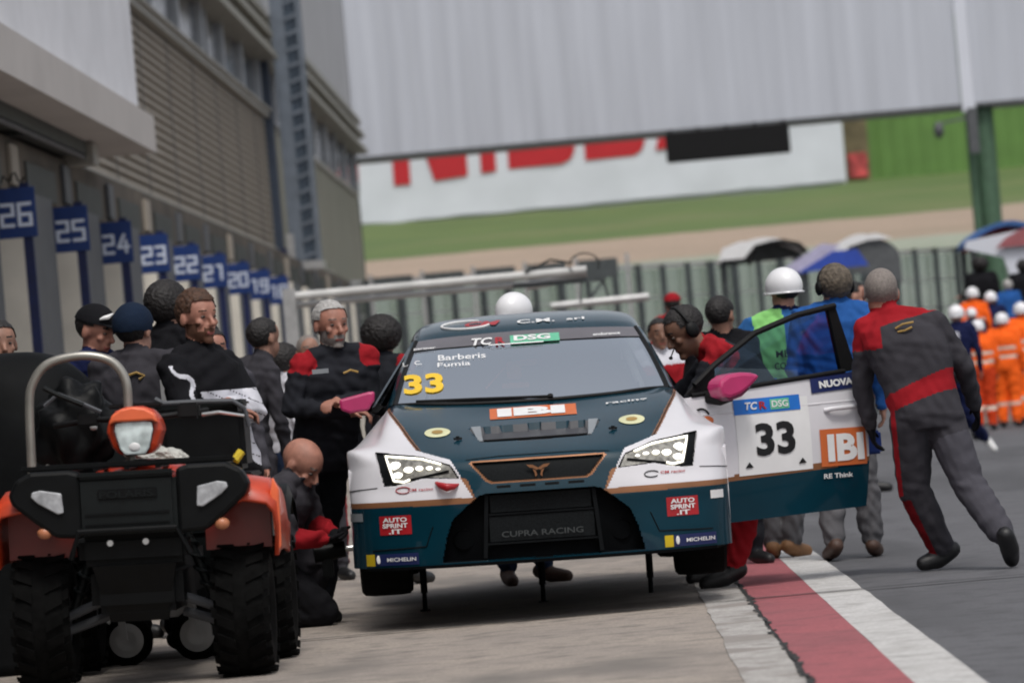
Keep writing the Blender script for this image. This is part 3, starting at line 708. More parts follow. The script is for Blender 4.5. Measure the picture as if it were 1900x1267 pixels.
INTAKE = [(0,.450),(.275,.450),(.315,.44),(.385,.385),(.455,.325),(.49,.235),(.52,.112),(0,.108)]
GRILLE = [(0,.612),(.330,.612),(.335,.605),(.262,.520),(.240,.508),(0,.508)]
GR_OUT = [(0,.622),(.348,.621),(.352,.607),(.272,.512),(.245,.499),(0,.499)]
VENT = [(0,.792),(.340,.785),(.325,.765),(.283,.712),(0,.708)]
HLH = [(.838,.696),(.80,.52),(.75,.517),(.65,.537),(.60,.550),(.41,.538),(.455,.610),(.60,.660)]
bc = P[faces].mean(1); ax = np.abs(bc[:, 0]); az = bc[:, 2]
mi = np.zeros(len(faces), int)     # 0 teal 1 white 2 bronze 3 black 4 black2 5 mesh 6 vent
mi[inpoly(ax, az, WHITE)] = 1
for b in (BRONZE1, BRONZE2, BRONZE3): mi[inpoly(ax, az, b)] = 2
mi[inpoly(ax, az, INTAKE)] = 3
front = bc[:, 1] < .62
mi[inpoly(ax, az, GR_OUT) & (bc[:, 1] < .3)] = 2; mi[inpoly(ax, az, GRILLE) & (bc[:, 1] < .3)] = 5
mi[inpoly(ax, az, VENT) & (bc[:, 1] > .2)] = 6
mi[inpoly(ax, az, HLH)] = 4
for k in range(4):
    x0 = -.24+.125*k; x1 = x0+.095
    mi[(bc[:, 0] > x0+.02) & (bc[:, 0] < x1) & (az > .474) & (az < .490) & front] = 4
V2 = P.copy(); vx = np.abs(P[:, 0]); vz = P[:, 2]
V2[inpoly(vx, vz, INTAKE), 1] += .07
V2[inpoly(vx, vz, GRILLE) & (P[:, 1] < .3), 1] += .02
k = inpoly(vx, vz, VENT) & (P[:, 1] > .2); V2[k, 2] -= .035*np.clip((vz[k]-.70)/.03, 0, 1)
k = inpoly(vx, vz, HLH); V2[k, 1] += .03
# split: bumper (below the shut line), bonnet, wings
def sub(name, sel, ms, parent=car):
    fs = faces[sel]; idx, inv = np.unique(fs, return_inverse=True); inv = inv.reshape(fs.shape)
    me = bpy.data.meshes.new(name); me.from_pydata([tuple(v) for v in V2[idx]], [], [tuple(int(i) for i in f) for f in inv])
    for m in ms: me.materials.append(MATS[m])
    me.polygons.foreach_set('material_index', mi[sel].astype(np.int32)); me.polygons.foreach_set('use_smooth', [True]*len(fs))
    me.set_sharp_from_angle(angle=math.radians(50))
    o = bpy.data.objects.new(name, me); C.objects.link(o); o.parent = parent; return o
MS = ['teal', 'body_white', 'bronze', 'car_black', 'car_black2', 'mesh_dark', 'vent_dark']
BON = [(0,.622),(.36,.622),(.42,.64),(.60,.685),(.625,.693),(.665,.745),(.715,.82),(.775,.90),(.80,1.0),(0,1.0)]
isbon = inpoly(ax, az, BON) & ~((az < .7) & (bc[:, 1] < .06))
iswing = (~isbon) & (az > .505) & (ax > .38)
isb = ~(isbon | iswing)
bonnet = sub('bonnet', isbon, MS)
sub('wing', iswing & (bc[:, 0] < 0), MS); sub('wing', iswing & (bc[:, 0] > 0), MS)
bumper = sub('front_bumper', isb, MS)
def CB(mb, name, m, parent=car, **k): return mb.build(name, m, parent, **k)
# shut lines
def line(pts, r, name, m, parent, f=sy, off=.002):
    mb = MB(); out_ = []
    for a, b in zip(pts[:-1], pts[1:]):
        for i in range(6): t = i/6; out_.append(f(a[0]+(b[0]-a[0])*t, a[1]+(b[1]-a[1])*t, off))
    out_.append(f(pts[-1][0], pts[-1][1], off)); mb.tube(out_, r, 6); return CB(mb, name, m, parent, smooth=True)
# intake interior
mb = MB(); mb.box(-.27, .27, .045, .06, .335, .345); 
for sx in (-1, 1): mb.bar((sx*.275, .05, .445), (sx*.30, .05, .12), .02, .03)
mb.box(-.29, .29, .04, .062, .185, .195); CB(mb, 'intake_frame', 'car_black2')
mb = MB(); mb.box(-.27, .27, .052, .058, .20, .33); mb.box(-.26, .26, .052, .058, .35, .44); CB(mb, 'radiator_mesh', 'mesh_dark')
for sx in (-1, 1):
    mb = MB(); mb.lathe([(-.005,.052),(0.01,.058),(.03,.05),(.05,.03),(.05,.0)], (sx*.405, .085, .222), 'y', 28)
    CB(mb, 'brake_duct', 'black', smooth=True)
v, f = text_fit('CUPRA RACING', .42, .030, .01)
mb = MB(); mb.add([(x, .036, z+.236) for x, z in v], f); CB(mb, 'lettering', 'lettering_dim')
# splitter
mb = MB(); pts = [(-x, y) for x, y in zip([.955,.90,.78,.63,.45,.25], [.50,.23,.13,.06,.01,-.015])]+[(0, -.03)]+[(x, y) for x, y in zip([.25,.45,.63,.78,.90,.955], [-.015,.01,.06,.13,.23,.50])]
mb.prism([(x, y, .085) for x, y in pts]+[(.9, .9, .085), (-.9, .9, .085)], (0, 0, 1), .016); CB(mb, 'splitter', 'car_black')
# emblem: angular tribal mark in copper
em = [[(-.062,.586),(-.028,.583),(0,.567),(.028,.583),(.062,.586),(.045,.570),(.026,.566),(.012,.556),(0,.560),(-.012,.556),(-.026,.566),(-.045,.570)],
      [(-.030,.562),(-.014,.553),(-.008,.530),(-.018,.520),(-.020,.540)], [(.030,.562),(.014,.553),(.008,.530),(.018,.520),(.020,.540)]]
mb = MB()
for pl in em: mb.prism([(x, .014, z) for x, z in pl], (0, 1, 0), .006)
CB(mb, 'emblem', 'bronze')
for sx in (-1, 1):
    line([(sx*.835, .512), (sx*.93, .506), (sx*.988, .50)], .0022, 'shut_line', 'black', bumper)
    line([(sx*.61, .69), (sx*.655, .748), (sx*.705, .823), (sx*.765, .902)], .0025, 'shut_line', 'black', bonnet)
    line([(sx*.37, .627), (sx*.2, .6365), (sx*.0, .6365)], .0022, 'shut_line', 'black', bonnet)
    line([(sx*.56, .30), (sx*.60, .20), (sx*.88, .19)], .003, 'crease', 'car_black2', bumper)
# headlights
for sx in (-1, 1):
    hl = [(.795,.680),(.755,.535),(.69,.528),(.60,.556),(.42,.540),(.455,.606),(.60,.655)]
    mb = MB(); c = (.62, .60); ring = [(sx*x, z) for x, z in hl]
    def off_pt(x, z, o): p = sy(x, z, 0); return (p[0], p[1]+o, p[2])
    # lens body: fan of a grid patch
    vs = []; fs = []; K = 6; pl = []
    for a, b in zip(ring, ring[1:]+ring[:1]):
        for i in range(6): t = i/6; pl.append((a[0]+(b[0]-a[0])*t, a[1]+(b[1]-a[1])*t))
    n = len(pl)
    for q in range(K+1):
        for (x, z) in pl: s = q/K; vs.append(off_pt(sx*c[0]+(x-sx*c[0])*s, c[1]+(z-c[1])*s, .016-.004*s))
    for q in range(K):
        for i in range(n): fs.append((q*n+i, q*n+(i+1) % n, (q+1)*n+(i+1) % n, (q+1)*n+i))
    mb.add(vs, fs); H = CB(mb, 'headlight', 'headlight_house', smooth=True)
    drl = [(.50,.617),(.60,.650),(.785,.674),(.748,.545),(.695,.537),(.665,.548)]
    mb = MB(); pp = []
    for a, b in zip(drl[:-1], drl[1:]):
        for i in range(5): t = i/5; pp.append(off_pt(sx*(a[0]+(b[0]-a[0])*t), a[1]+(b[1]-a[1])*t, .004))
    pp.append(off_pt(sx*drl[-1][0], drl[-1][1], .004)); mb.tube(pp, .0042, 8); CB(mb, 'light_strip', 'led', H, smooth=True)
    for (x, z, rx, rz) in ((.735,.622,.030,.030),(.725,.572,.028,.022),(.668,.598,.026,.022),(.612,.602,.020,.017),(.560,.600,.018,.013),(.515,.592,.014,.010)):
        mb = MB(); p = off_pt(sx*x, z, -.002); mb.ell((p[0], p[1]+.008, p[2]), (rx*.95, .012, rz*.68), 14, 8); CB(mb, 'light_element', 'led' if (sx < 0 and x > .55) or x > .6 else 'led_soft', H, smooth=True)
    mb = MB(); mb.bar(off_pt(sx*.46, .578, .006), off_pt(sx*.66, .545, .006), .006, .012); CB(mb, 'trim', 'plastic_black', H)
# wheels and arches
def wheel(x, y, z, R, wd, name='wheel'):
    t = MB(); h = wd/2
    prof_ = [(-h*.9, R*.68), (-h, R*.76), (-h, R*.93), (-h*.88, R*.985), (-h*.5, R), (h*.5, R), (h*.88, R*.985), (h, R*.93), (h, R*.76), (h*.9, R*.68)]
    t.lathe(prof_, (0, 0, 0), 'x', 48); o = t.build('tyre', 'rubber', None, smooth=True)
    e = bpy.data.objects.new(name, bpy.data.meshes.new(name)); bpy.data.objects.remove(e)
    rm = MB(); rm.lathe([(-h*.85, R*.68), (-h*.6, R*.62), (h*.6, R*.62), (h*.85, R*.68)], (0, 0, 0), 'x', 40)
    for k in range(5):
        a = 2*math.pi*k/5
        rm.bar((h*.5, 0, 0), (h*.55, R*.64*math.sin(a), R*.64*math.cos(a)), .05, .03); rm.bar((-h*.5, 0, 0), (-h*.55, R*.64*math.sin(a), R*.64*math.cos(a)), .05, .03)
    rm.tube([(-h*.6, 0, 0), (h*.6, 0, 0)], .06, 14)
    w_ = rm.build(name, 'car_black2', car, smooth=True); w_.location = (x, y, z); o.parent = w_; return w_
for x in (-.83, .83): wheel(x, .78, .262, .33, .27); wheel(x, 3.4, .262, .33, .27)
for sx in (-1, 1):   # boxed wing side with the wheel arch cut out
    mb = MB(); pts = []
    for a in np.linspace(math.pi*.06, math.pi*.94, 18): pts.append((.80+.40*math.cos(a)*-1, .30+.385*math.sin(a)))
    outl = [(.45,.10),(.45,.60),(.62,.64),(1.05,.68),(1.30,.69),(1.30,.12),(1.21,.12)]+[p for p in pts[::-1]]+[(.41,.30),(.45,.10)][:0]
    mb.prism([(sx*.968, a, b) for a, b in outl], (sx, 0, 0), .02); CB(mb, 'arch_panel', 'body_white')
# body sides, underbody
mb = MB(); 
prof_s = [(.12,.905),(.30,.92),(.55,.915),(.72,.895),(.88,.86),(.93,.80)]
for sx in (-1, 1):
    ys = [1.24, 1.6, 2.2, 2.8, 3.0] ; vs = []
    if sx > 0: ys = [2.38, 2.6, 2.8, 3.0]
    for yy in ys:
        for z, x in prof_s: vs.append((sx*x, yy, z))
    n = len(prof_s); mb = MB(); mb.add(vs, [(i*n+j, i*n+j+1, (i+1)*n+j+1, (i+1)*n+j) for i in range(len(ys)-1) for j in range(n-1)])
    CB(mb, 'side_panel', 'body_white', smooth=True)
mb = MB(); vs = []; ys = [3.0, 3.3, 3.8, 4.15, 4.25]
pr = [[(-.9-.07*(1 if 3 < yy < 4 else 0)+(.12 if yy > 4.2 else 0), z0) for z0 in (.30, .6)] for yy in ys]
for i, yy in enumerate(ys):
    e = .05 if yy > 3.05 and yy < 4.2 else 0; q = .10 if yy > 4.2 else 0; tp_ = .95-.1*q*5
    vs += [(-.90-e+q, yy, .66), (-.91-e+q, yy, .72), (-.84+q, yy, .90), (-.74+q, yy, tp_), (0, yy, tp_+.02), (.74-q, yy, tp_), (.84-q, yy, .90), (.91+e-q, yy, .72), (.90+e-q, yy, .66)]
mb.add(vs, [(i*9+j, i*9+j+1, (i+1)*9+j+1, (i+1)*9+j) for i in range(4) for j in range(8)])
mb.box(-.8, .8, 4.2, 4.26, .2, .93); mb.box(-.9, .9, 3.78, 4.2, .2, .66); mb.box(-.9, .9, 2.9, 3.0, .14, .66)
CB(mb, 'rear_body', 'teal', smooth=True)
mb = MB(); mb.box(-.62, .62, .12, 4.2, .12, .15); mb.box(-.9, .9, 1.26, 2.95, .11, .16); mb.box(-.62, .62, .5, 1.15, .16, .5); CB(mb, 'underbody', 'black')
for (x, y) in ((-.66, 2.0), (0, 2.05), (.60, 2.0)):
    mb = MB(); mb.tube([(x, y, .15), (x, y, -.12)], .020, 12); mb.tube([(x, y, -.12), (x, y, -.212+.0*x)], .014, 12); mb.tube([(x, y, -.212), (x, y, -.221)], .03, 12); CB(mb, 'air_jack', 'car_black2', smooth=True)
# cabin: floor, bulkhead, dash, seat, roll cage, steering wheel
mb = MB(); mb.box(-.85, .85, 1.2, 2.9, .17, .22); mb.box(-.80, .80, 1.22, 1.28, .2, .86); mb.box(-.80, .80, 2.9, 2.95, .2, 1.0); CB(mb, 'cabin_floor', 'interior')
mb = MB(); mb.box(-.70, .70, 1.25, 1.65, .78, .91, bev=.04); mb.box(.15, .62, 1.3, 1.6, .9, .97, bev=.03); CB(mb, 'dashboard', 'interior')
for cx_ in (.36,):
    mb = MB(); mb.box(cx_-.24, cx_+.24, 1.95, 2.35, .25, .42, bev=.05); mb.box(cx_-.24, cx_+.24, 2.3, 2.42, .35, 1.10, bev=.05); mb.box(cx_-.17, cx_+.17, 2.28, 2.40, 1.05, 1.24, bev=.05); CB(mb, 'seat', 'black')
mb = MB(); mb.tube([(.36+.16*math.cos(t), 1.68, .93+.15*math.sin(t)) for t in np.linspace(0, 2*math.pi, 24)[:-1]], .016, 8, close=True); mb.box(.22, .50, 1.66, 1.70, .91, .95); CB(mb, 'steering_wheel', 'black', smooth=True)
mb = MB()
for sx in (-1, 1):
    mb.tube([(sx*.62, 1.35, .4), (sx*.60, 1.40, .95), (sx*.52, 1.95, 1.24), (sx*.50, 2.45, 1.27), (sx*.56, 2.5, .9), (sx*.62, 2.55, .25)], .022, 10)
mb.tube([(-.5, 2.45, 1.27), (.5, 2.45, 1.27)], .022, 10); mb.tube([(-.5, 1.97, 1.25), (.5, 1.97, 1.25)], .02, 10); mb.tube([(-.55, 2.5, .5), (.5, 2.45, 1.25)], .02, 10)
CB(mb, 'roll_cage', 'cage_grey', smooth=True)
mb = MB(); mb.bar((-.24, 1.72, .99), (-.13, 1.72, 1.10), .05, .01); mb.box(-.12, -.04, 1.70, 1.72, 1.03, 1.13, bev=.008); mb.box(-.05, .05, 1.70, 1.72, 1.10, 1.135, bev=.006); mb.box(-.15, .0, 1.69, 1.71, .98, 1.01, bev=.006)
CB(mb, 'harness', 'bright_orange')
# windscreen: surface between base and top curve
WB = [(-.735,1.20,.928),(-.60,1.10,.926),(-.43,1.045,.915),(-.2,1.0,.908),(0,.985,.906),(.2,1.0,.908),(.43,1.045,.915),(.60,1.10,.926),(.735,1.20,.928)]
WT = [(-.605,1.90,1.272),(-.50,1.85,1.280),(-.35,1.81,1.286),(-.17,1.785,1.291),(0,1.775,1.293),(.17,1.785,1.291),(.35,1.81,1.286),(.50,1.85,1.280),(.605,1.90,1.272)]
def ws(u, v):   # u 0..8, v 0..1
    a = cr(np.array(WB), u); b = cr(np.array(WT), u); p = a+(b-a)*v; s = math.sin(math.pi*v)*.022
    return np.array([p[0], p[1]-s*.5, p[2]+s])
mb = MB(); nu, nv = 48, 16
mb.add([tuple(ws(8*i/nu, j/nv)) for i in range(nu+1) for j in range(nv+1)], [(i*(nv+1)+j, (i+1)*(nv+1)+j, (i+1)*(nv+1)+j+1, i*(nv+1)+j+1) for i in range(nu) for j in range(nv)])
glassw = CB(mb, 'windscreen', 'windscreen_glass', smooth=True)
WSB = BVHTree.FromPolygons(mb.v, mb.f)
def wsp(x, z, off=.004):
    h = WSB.ray_cast(Vector((x, -2, z)), Vector((0, 1, 0)))
    if h[0] is None: return (x, 1.5, z)
    n = h[1]; n = -n if n.y > 0 else n
    return tuple(h[0]+n*off)
mb = MB(); mb.add([tuple(ws(.12+7.76*i/nu, .80+.195*j/6)+np.array([0, -.003, .004])) for i in range(nu+1) for j in range(7)], [(i*7+j, (i+1)*7+j, (i+1)*7+j+1, i*7+j+1) for i in range(nu) for j in range(6)])
CB(mb, 'sun_strip', 'sunstrip', glassw, smooth=True)
mb = MB(); mb.tube([tuple(ws(8*i/40, 0)+np.array([0, -.012, .002])) for i in range(41)], .011, 8); mb.tube([tuple(ws(0, j/12)+np.array([-.004, -.004, 0])) for j in range(13)], .012, 8); mb.tube([tuple(ws(8, j/12)+np.array([.004, -.004, 0])) for j in range(13)], .012, 8)
CB(mb, 'windscreen_seal', 'black', glassw, smooth=True)
mb = MB(); mb.tube([(.10, .985, .925), (-.3, 1.045, .937), (-.62, 1.13, .945)], .008, 6); mb.tube([(.1, .97, .915), (.1, .985, .93)], .016, 8); CB(mb, 'wiper', 'black', smooth=True)
# pillars and roof
for sx in (-1, 1):
    mb = MB(); vs = []
    i_ = 0 if sx < 0 else 8
    for j in range(13):
        v_ = j/12; p = ws(i_, v_); w_ = .055-.01*v_
        a = p+np.array([sx*.008, .004, .003]); b = p+np.array([sx*(.030), .045, .004]); c2 = p+np.array([sx*w_, .12, -.03]); d2 = p+np.array([sx*.0, .10, -.05])
        vs += [tuple(a), tuple(b), tuple(c2), tuple(d2)]
    mb.add(vs, [(j*4+k, j*4+(k+1) % 4, (j+1)*4+(k+1) % 4, (j+1)*4+k) for j in range(12) for k in range(4)]+[(0,1,2,3), (48,49,50,51)])
    CB(mb, 'pillar', 'teal', smooth=True)
    mb = MB(); mb.prism([(sx*.60, 2.25, 1.30), (sx*.60, 2.37, 1.30), (sx*.84, 2.42, .93), (sx*.84, 2.30, .93)], (-sx, 0, 0), .03); CB(mb, 'pillar', 'black')
RC = [[(x, y, z) for x, y, z in [(0,1.78,1.296),(.18,1.79,1.294),(.36,1.815,1.289),(.50,1.855,1.283),(.60,1.905,1.272),(.635,1.95,1.25)]],
      [(0,1.90,1.338),(.18,1.91,1.336),(.36,1.93,1.330),(.50,1.965,1.322),(.60,2.02,1.305),(.64,2.06,1.268)],
      [(0,2.15,1.380),(.18,2.16,1.378),(.36,2.17,1.372),(.50,2.20,1.362),(.60,2.24,1.338),(.645,2.27,1.285)],
      [(0,2.55,1.405),(.18,2.55,1.403),(.36,2.55,1.396),(.50,2.56,1.383),(.595,2.58,1.355),(.64,2.6,1.29)],
      [(0,3.1,1.398),(.18,3.1,1.396),(.36,3.1,1.388),(.49,3.1,1.372),(.58,3.1,1.345),(.63,3.1,1.28)],
      [(0,3.75,1.32),(.18,3.75,1.318),(.34,3.75,1.31),(.46,3.75,1.295),(.54,3.75,1.27),(.60,3.75,1.21)]]
RA = np.array(RC, float); tr = np.array([cr(RA, t) for t in np.linspace(0, 5, 41)]); hr = np.array([cr(tr.transpose(1, 0, 2), t) for t in np.linspace(0, 5, 31)]).transpose(1, 0, 2)
fr_ = np.concatenate([hr[:, :0:-1]*np.array([-1, 1, 1]), hr], axis=1); a_, b_ = fr_.shape[:2]
mb = MB(); mb.add([tuple(p) for p in fr_.reshape(-1, 3)], [(i*b_+j, i*b_+j+1, (i+1)*b_+j+1, (i+1)*b_+j) for i in range(a_-1) for j in range(b_-1)])
roof = CB(mb, 'roof', 'teal', smooth=True)
RB = BVHTree.FromPolygons(mb.v, mb.f)
def rfp(x, z, off=.004):
    h = RB.ray_cast(Vector((x, -2, z)), Vector((0, 1, 0)))
    if h[0] is None: return None
    n = h[1]; n = -n if n.z < 0 else n
    return tuple(h[0]+n*off)
mb = MB(); mb.prism([(-.60, 3.72, 1.24), (.60, 3.72, 1.24), (.76, 4.15, .95), (-.76, 4.15, .95)], (0, -.2, -1), .02); CB(mb, 'rear_window', 'window_glass')
mb = MB(); mb.prism([(-.635, 1.95, 1.25), (-.64, 2.6, 1.29), (-.62, 3.4, 1.24), (-.85, 4.0, .93), (-.87, 1.3, .93)], (1, 0, 0), .012)
mb.v = [((-.862+(z-.93)*.66+(.012 if i >= 5 else 0)) if True else x, y, z) for i, (x, y, z) in enumerate(mb.v)]; CB(mb, 'side_window', 'window_glass')
mb = MB(); mb.box(-.60, .60, 4.0, 4.22, 1.30, 1.325, bev=.01); mb.box(-.3, -.27, 4.0, 4.12, .95, 1.3); mb.box(.27, .3, 4.0, 4.12, .95, 1.3); mb.box(-.62, -.6, 3.95, 4.24, 1.18, 1.34); mb.box(.6, .62, 3.95, 4.24, 1.18, 1.34); CB(mb, 'rear_wing', 'car_black')
# left mirror (angular), right mirror sits on the door
mb = MB(); pf = [(-.095,-.040),(-.100,.018),(.060,.050),(.098,.050),(.092,.0),(.055,-.052),(-.045,-.060)]
mb.prism([(-.94+x, 1.30, .965+z) for x, z in pf], (0, 1, 0), .12); mir = CB(mb, 'mirror', 'pink', bev=.014)
mb = MB(); mb.bar((-.87, 1.37, .93), (-.80, 1.42, .90), .03, .05); CB(mb, 'bracket', 'black', mir)

# ---- stickers
def sticker(name, f, cx_, cz, w_, h_, m, parent=bumper, off=.003, rot=0, n=10, poly=None):
    mb = MB(); vs = []
    for i in range(n+1):
        for j in range(5):
            a = (i/n-.5)*w_; b = (j/4-.5)*h_; x = cx_+a*math.cos(rot)-b*math.sin(rot); z = cz+a*math.sin(rot)+b*math.cos(rot)
            vs.append(f(x, z, off))
    mb.add(vs, [(i*5+j, (i+1)*5+j, (i+1)*5+j+1, i*5+j+1) for i in range(n) for j in range(4)]); return CB(mb, name, m, parent, smooth=True)
def text3(name, s, f, cx_, cz, w_, h_, m, parent=bumper, off=.006, rot=0, bold=.02, shear=0):
    v, fs = text_fit(s, w_, h_, bold, shear=shear); mb = MB(); c_, s_ = math.cos(rot), math.sin(rot)
    mb.add([f(cx_+x*c_-z*s_, cz+x*s_+z*c_, off) for x, z in v], fs); return CB(mb, name, m, parent)
for sx, cx_ in ((-1, -.752), (1, .728)):
    st = sticker('sticker', sy, cx_, .318, .165, .098, 'sticker_red')
    for k, tx in enumerate(('AUTO', 'SPRINT', '.IT')): text3('lettering', tx, sy, cx_, .346-.030*k, (.125, .13, .07)[k], .024, 'sticker_white', st, off=.008, bold=.03)
    cx2 = -.775 if sx < 0 else .765
    st = sticker('sticker', sy, cx2+.02, .142, .225, .060, 'sticker_navy'); text3('lettering', 'MICHELIN', sy, cx2+.045, .142, .15, .020, 'sticker_white', st, off=.008, bold=.02)
    sticker('edge', sy, cx2-.118, .142, .045, .060, 'sticker_yellow', st)
    # little walking figure drawn as a plain rounded white mark
    mb = MB(); q = sy(cx2-.075, .145, .007); mb.ell(q, (.010, .002, .022), 10, 8); CB(mb, 'mark', 'sticker_white', st)
    sticker('sticker', sy, (-.955 if sx < 0 else .915), .365, .07, .042, 'sticker_grey' if sx < 0 else 'sticker_white')
# sponsor line on the white under the headlamps
for sx in (-1, 1):
    mb = MB(); pts = [sy(sx*.60+.038*math.cos(t)-(.02 if sx > 0 else .10)*1, .493+.016*math.sin(t), .004) for t in np.linspace(.4, 5.6, 16)]
    mb.tube(pts, .0028, 6); CB(mb, 'sticker', 'sticker_red' if sx < 0 else 'sticker_black', bumper)
    text3('lettering', 'CM racing', sy, sx*.60+(.09 if sx > 0 else -.01), .492+.002*sx, .13, .018, 'sticker_red', bumper, rot=0)
# red tow hook on the left
mb = MB(); q = sy(-.475, .505, 0); mb.tube([(q[0]-.055, q[1]+.01, q[2]+.018), (q[0]-.03, q[1]-.03, q[2]+.002), (q[0]+.0, q[1]-.05, q[2]-.008), (q[0]+.035, q[1]-.04, q[2]-.006), (q[0]+.06, q[1]-.01, q[2]+.002)], [.008, .018, .022, .016, .006], 10); CB(mb, 'tow_hook', 'sticker_red', smooth=True)
# bonnet: sponsor block, pins, small yellow ovals
st = sticker('sticker', lambda x, y, o: szz(x, y, o), 0, .80, .46, .20, 'sticker_orange', bonnet, n=16); text3('lettering', 'IBI', szz, -.01, .80, .36, .15, 'sticker_white', st, off=.008, bold=.06)
text3('lettering', 'racing', szz, .50, .84, .22, .05, 'sticker_white', bonnet, off=.006)
for sx in (-1, 1):
    mb = MB(); mb.add([szz(sx*.51+.068*math.cos(t), .50+.075*math.sin(t), .004) for t in np.linspace(0, 2*math.pi, 25)[:-1]], [tuple(range(24))]); o = CB(mb, 'sticker', 'sticker_cream', bonnet)
    mb = MB(); mb.add([szz(sx*.51+.030*math.cos(t), .50+.03*math.sin(t), .007) for t in np.linspace(0, 2*math.pi, 17)[:-1]], [tuple(range(16))]); CB(mb, 'mark', 'emblem_gold', o)
    q = szz(sx*.405, .36); mb = MB(); mb.tube([q, (q[0], q[1], q[2]+.018)], .010, 10); mb.tube([(q[0]-.02, q[1]-.01, q[2]+.006), (q[0]+.02, q[1]+.01, q[2]+.006)], .006, 8); CB(mb, 'bonnet_pin', 'black', bonnet, smooth=True)
    q = (sx*.315, .41, .722); mb = MB(); mb.prism([(sx*.333, .50, .790), (sx*.283, .50, .790), (sx*.275, .36, .716), (sx*.300, .36, .716)], (0, 0, 1), .004); CB(mb, 'vent_corner', 'sticker_grey', bonnet)
mb = MB(); mb.box(-.27, .27, .40, .47, .715, .722); CB(mb, 'vent_vane', 'black', bonnet)
# windscreen writing
text3('number', '33', wsp, -.575, 1.035, .215, .105, 'num_yellow', glassw, off=.006, bold=.035)
text3('lettering', 'L.', wsp, -.67, 1.150, .03, .022, 'sticker_white', glassw); text3('lettering', 'C.', wsp, -.60, 1.150, .04, .022, 'sticker_white', glassw)
text3('lettering', 'Barberis', wsp, -.36, 1.168, .26, .030, 'sticker_white', glassw, bold=.01); text3('lettering', 'Fumia', wsp, -.405, 1.130, .18, .024, 'sticker_white', glassw, bold=.01)
text3('lettering', 'TC', wsp, -.245, 1.238, .115, .040, 'sticker_white', glassw, off=.012, bold=.03, shear=.2)
text3('lettering', 'R', wsp, -.145, 1.238, .055, .036, 'sticker_red', glassw, off=.012, bold=.03)
sticker('sticker', wsp, .045, 1.240, .27, .044, 'sticker_green', glassw, off=.010); text3('lettering', 'DSG', wsp, .03, 1.242, .20, .030, 'sticker_white', glassw, off=.014, bold=.04)
sticker('sticker', wsp, -.06, 1.214, .30, .006, 'sticker_white', glassw, off=.013)
text3('lettering', 'partner', wsp, -.56, 1.220, .12, .014, 'sticker_white', glassw, off=.012); text3('lettering', 'endurance', wsp, .44, 1.236, .15, .016, 'sticker_white', glassw, off=.012)
# roof header
mb = MB(); 
def rf(x, z, off=.004):
    p = rfp(x, z, off)
    return p if p else (x, 2.1, z)
pts = [rf(-.33+.135*math.cos(t), 1.345+.022*math.sin(t), .004) for t in np.linspace(1.0, 6.0, 30)]
mb.tube(pts, .007, 6); CB(mb, 'sticker', 'sticker_white', roof); 
text3('lettering', 'CM', rf, -.235, 1.346, .20, .026, 'sticker_red', roof, bold=.04, shear=.3); text3('lettering', 'C.M.', rf, .06, 1.342, .21, .021, 'sticker_white', roof, bold=.02); text3('lettering', 'srl', rf, .28, 1.340, .10, .014, 'sticker_white', roof)

# ---- open driver door (hinged on the car's left side)
DO = Vector((.90, 1.27, 0)); DU = Vector((.84, .54, 0)).normalized(); DN = Vector((DU.y, -DU.x, 0))
def dp(s, z, o=0): 
    bulge = .028*math.sin(math.pi*min(1, max(0, (z-.15)/.8)))
    p = DO+DU*s+DN*(o+bulge); return (p.x, p.y, z)
def bz(s): return .862+(.945-.862)*(s+.12)/1.2
mb = MB(); ns, nz2 = 40, 60; vs = []; mm = []
S0 = -.12
def edge(z):    # trailing edge of the door
    return 1.085+.03*math.sin(math.pi*min(1, max(0, (z-.2)/.75)))
for i in range(ns+1):
    for j in range(nz2+1):
        a = i/ns; b = j/nz2; zz = .165+.035*a; z1 = bz(S0+a*1.2); z = zz+(z1-zz)*b; s = S0+(edge(z)-S0)*a; vs.append(dp(s, z))
fs = [(i*(nz2+1)+j, (i+1)*(nz2+1)+j, (i+1)*(nz2+1)+j+1, i*(nz2+1)+j+1) for i in range(ns) for j in range(nz2)]
mb.add(vs, fs)
for q, f_ in enumerate(fs):
    p = np.mean([vs[i] for i in f_], axis=0); s = (Vector(p)-DO).dot(DU); st_ = .405+.052*(s/1.1)
    mb.m[q] = 0 if p[2] > st_+.014 else (1 if p[2] > st_-.014 else 2)
door = CB(mb, 'door', ['body_white', 'bronze', 'teal'], smooth=True)
mb = MB()
for (A0, B0) in (((1.0, 0), (1.0, 1)), ((0, 0), (1, 0))):
    vs = []
    for i in range(25):
        t = i/24; a = A0[0]+(B0[0]-A0[0])*t; b = A0[1]+(B0[1]-A0[1])*t; zz = .165+.035*a; z = zz+(bz(S0+a*1.2)-zz)*b; s = S0+(edge(z)-S0)*a
        p = Vector(dp(s, z)); q = p-DN*.07; vs += [p[:], q[:]]
    mb.add(vs, [(2*i, 2*i+2, 2*i+3, 2*i+1) for i in range(24)])
CB(mb, 'door_edge', 'car_black2', door)
mb = MB(); mb.prism([dp(0, .20, -.07), dp(1.06, .23, -.07), dp(1.06, bz(1.0)-.02, -.07), dp(0, bz(0)-.02, -.07)], DN[:], -.03); CB(mb, 'inner_panel', 'black', door)
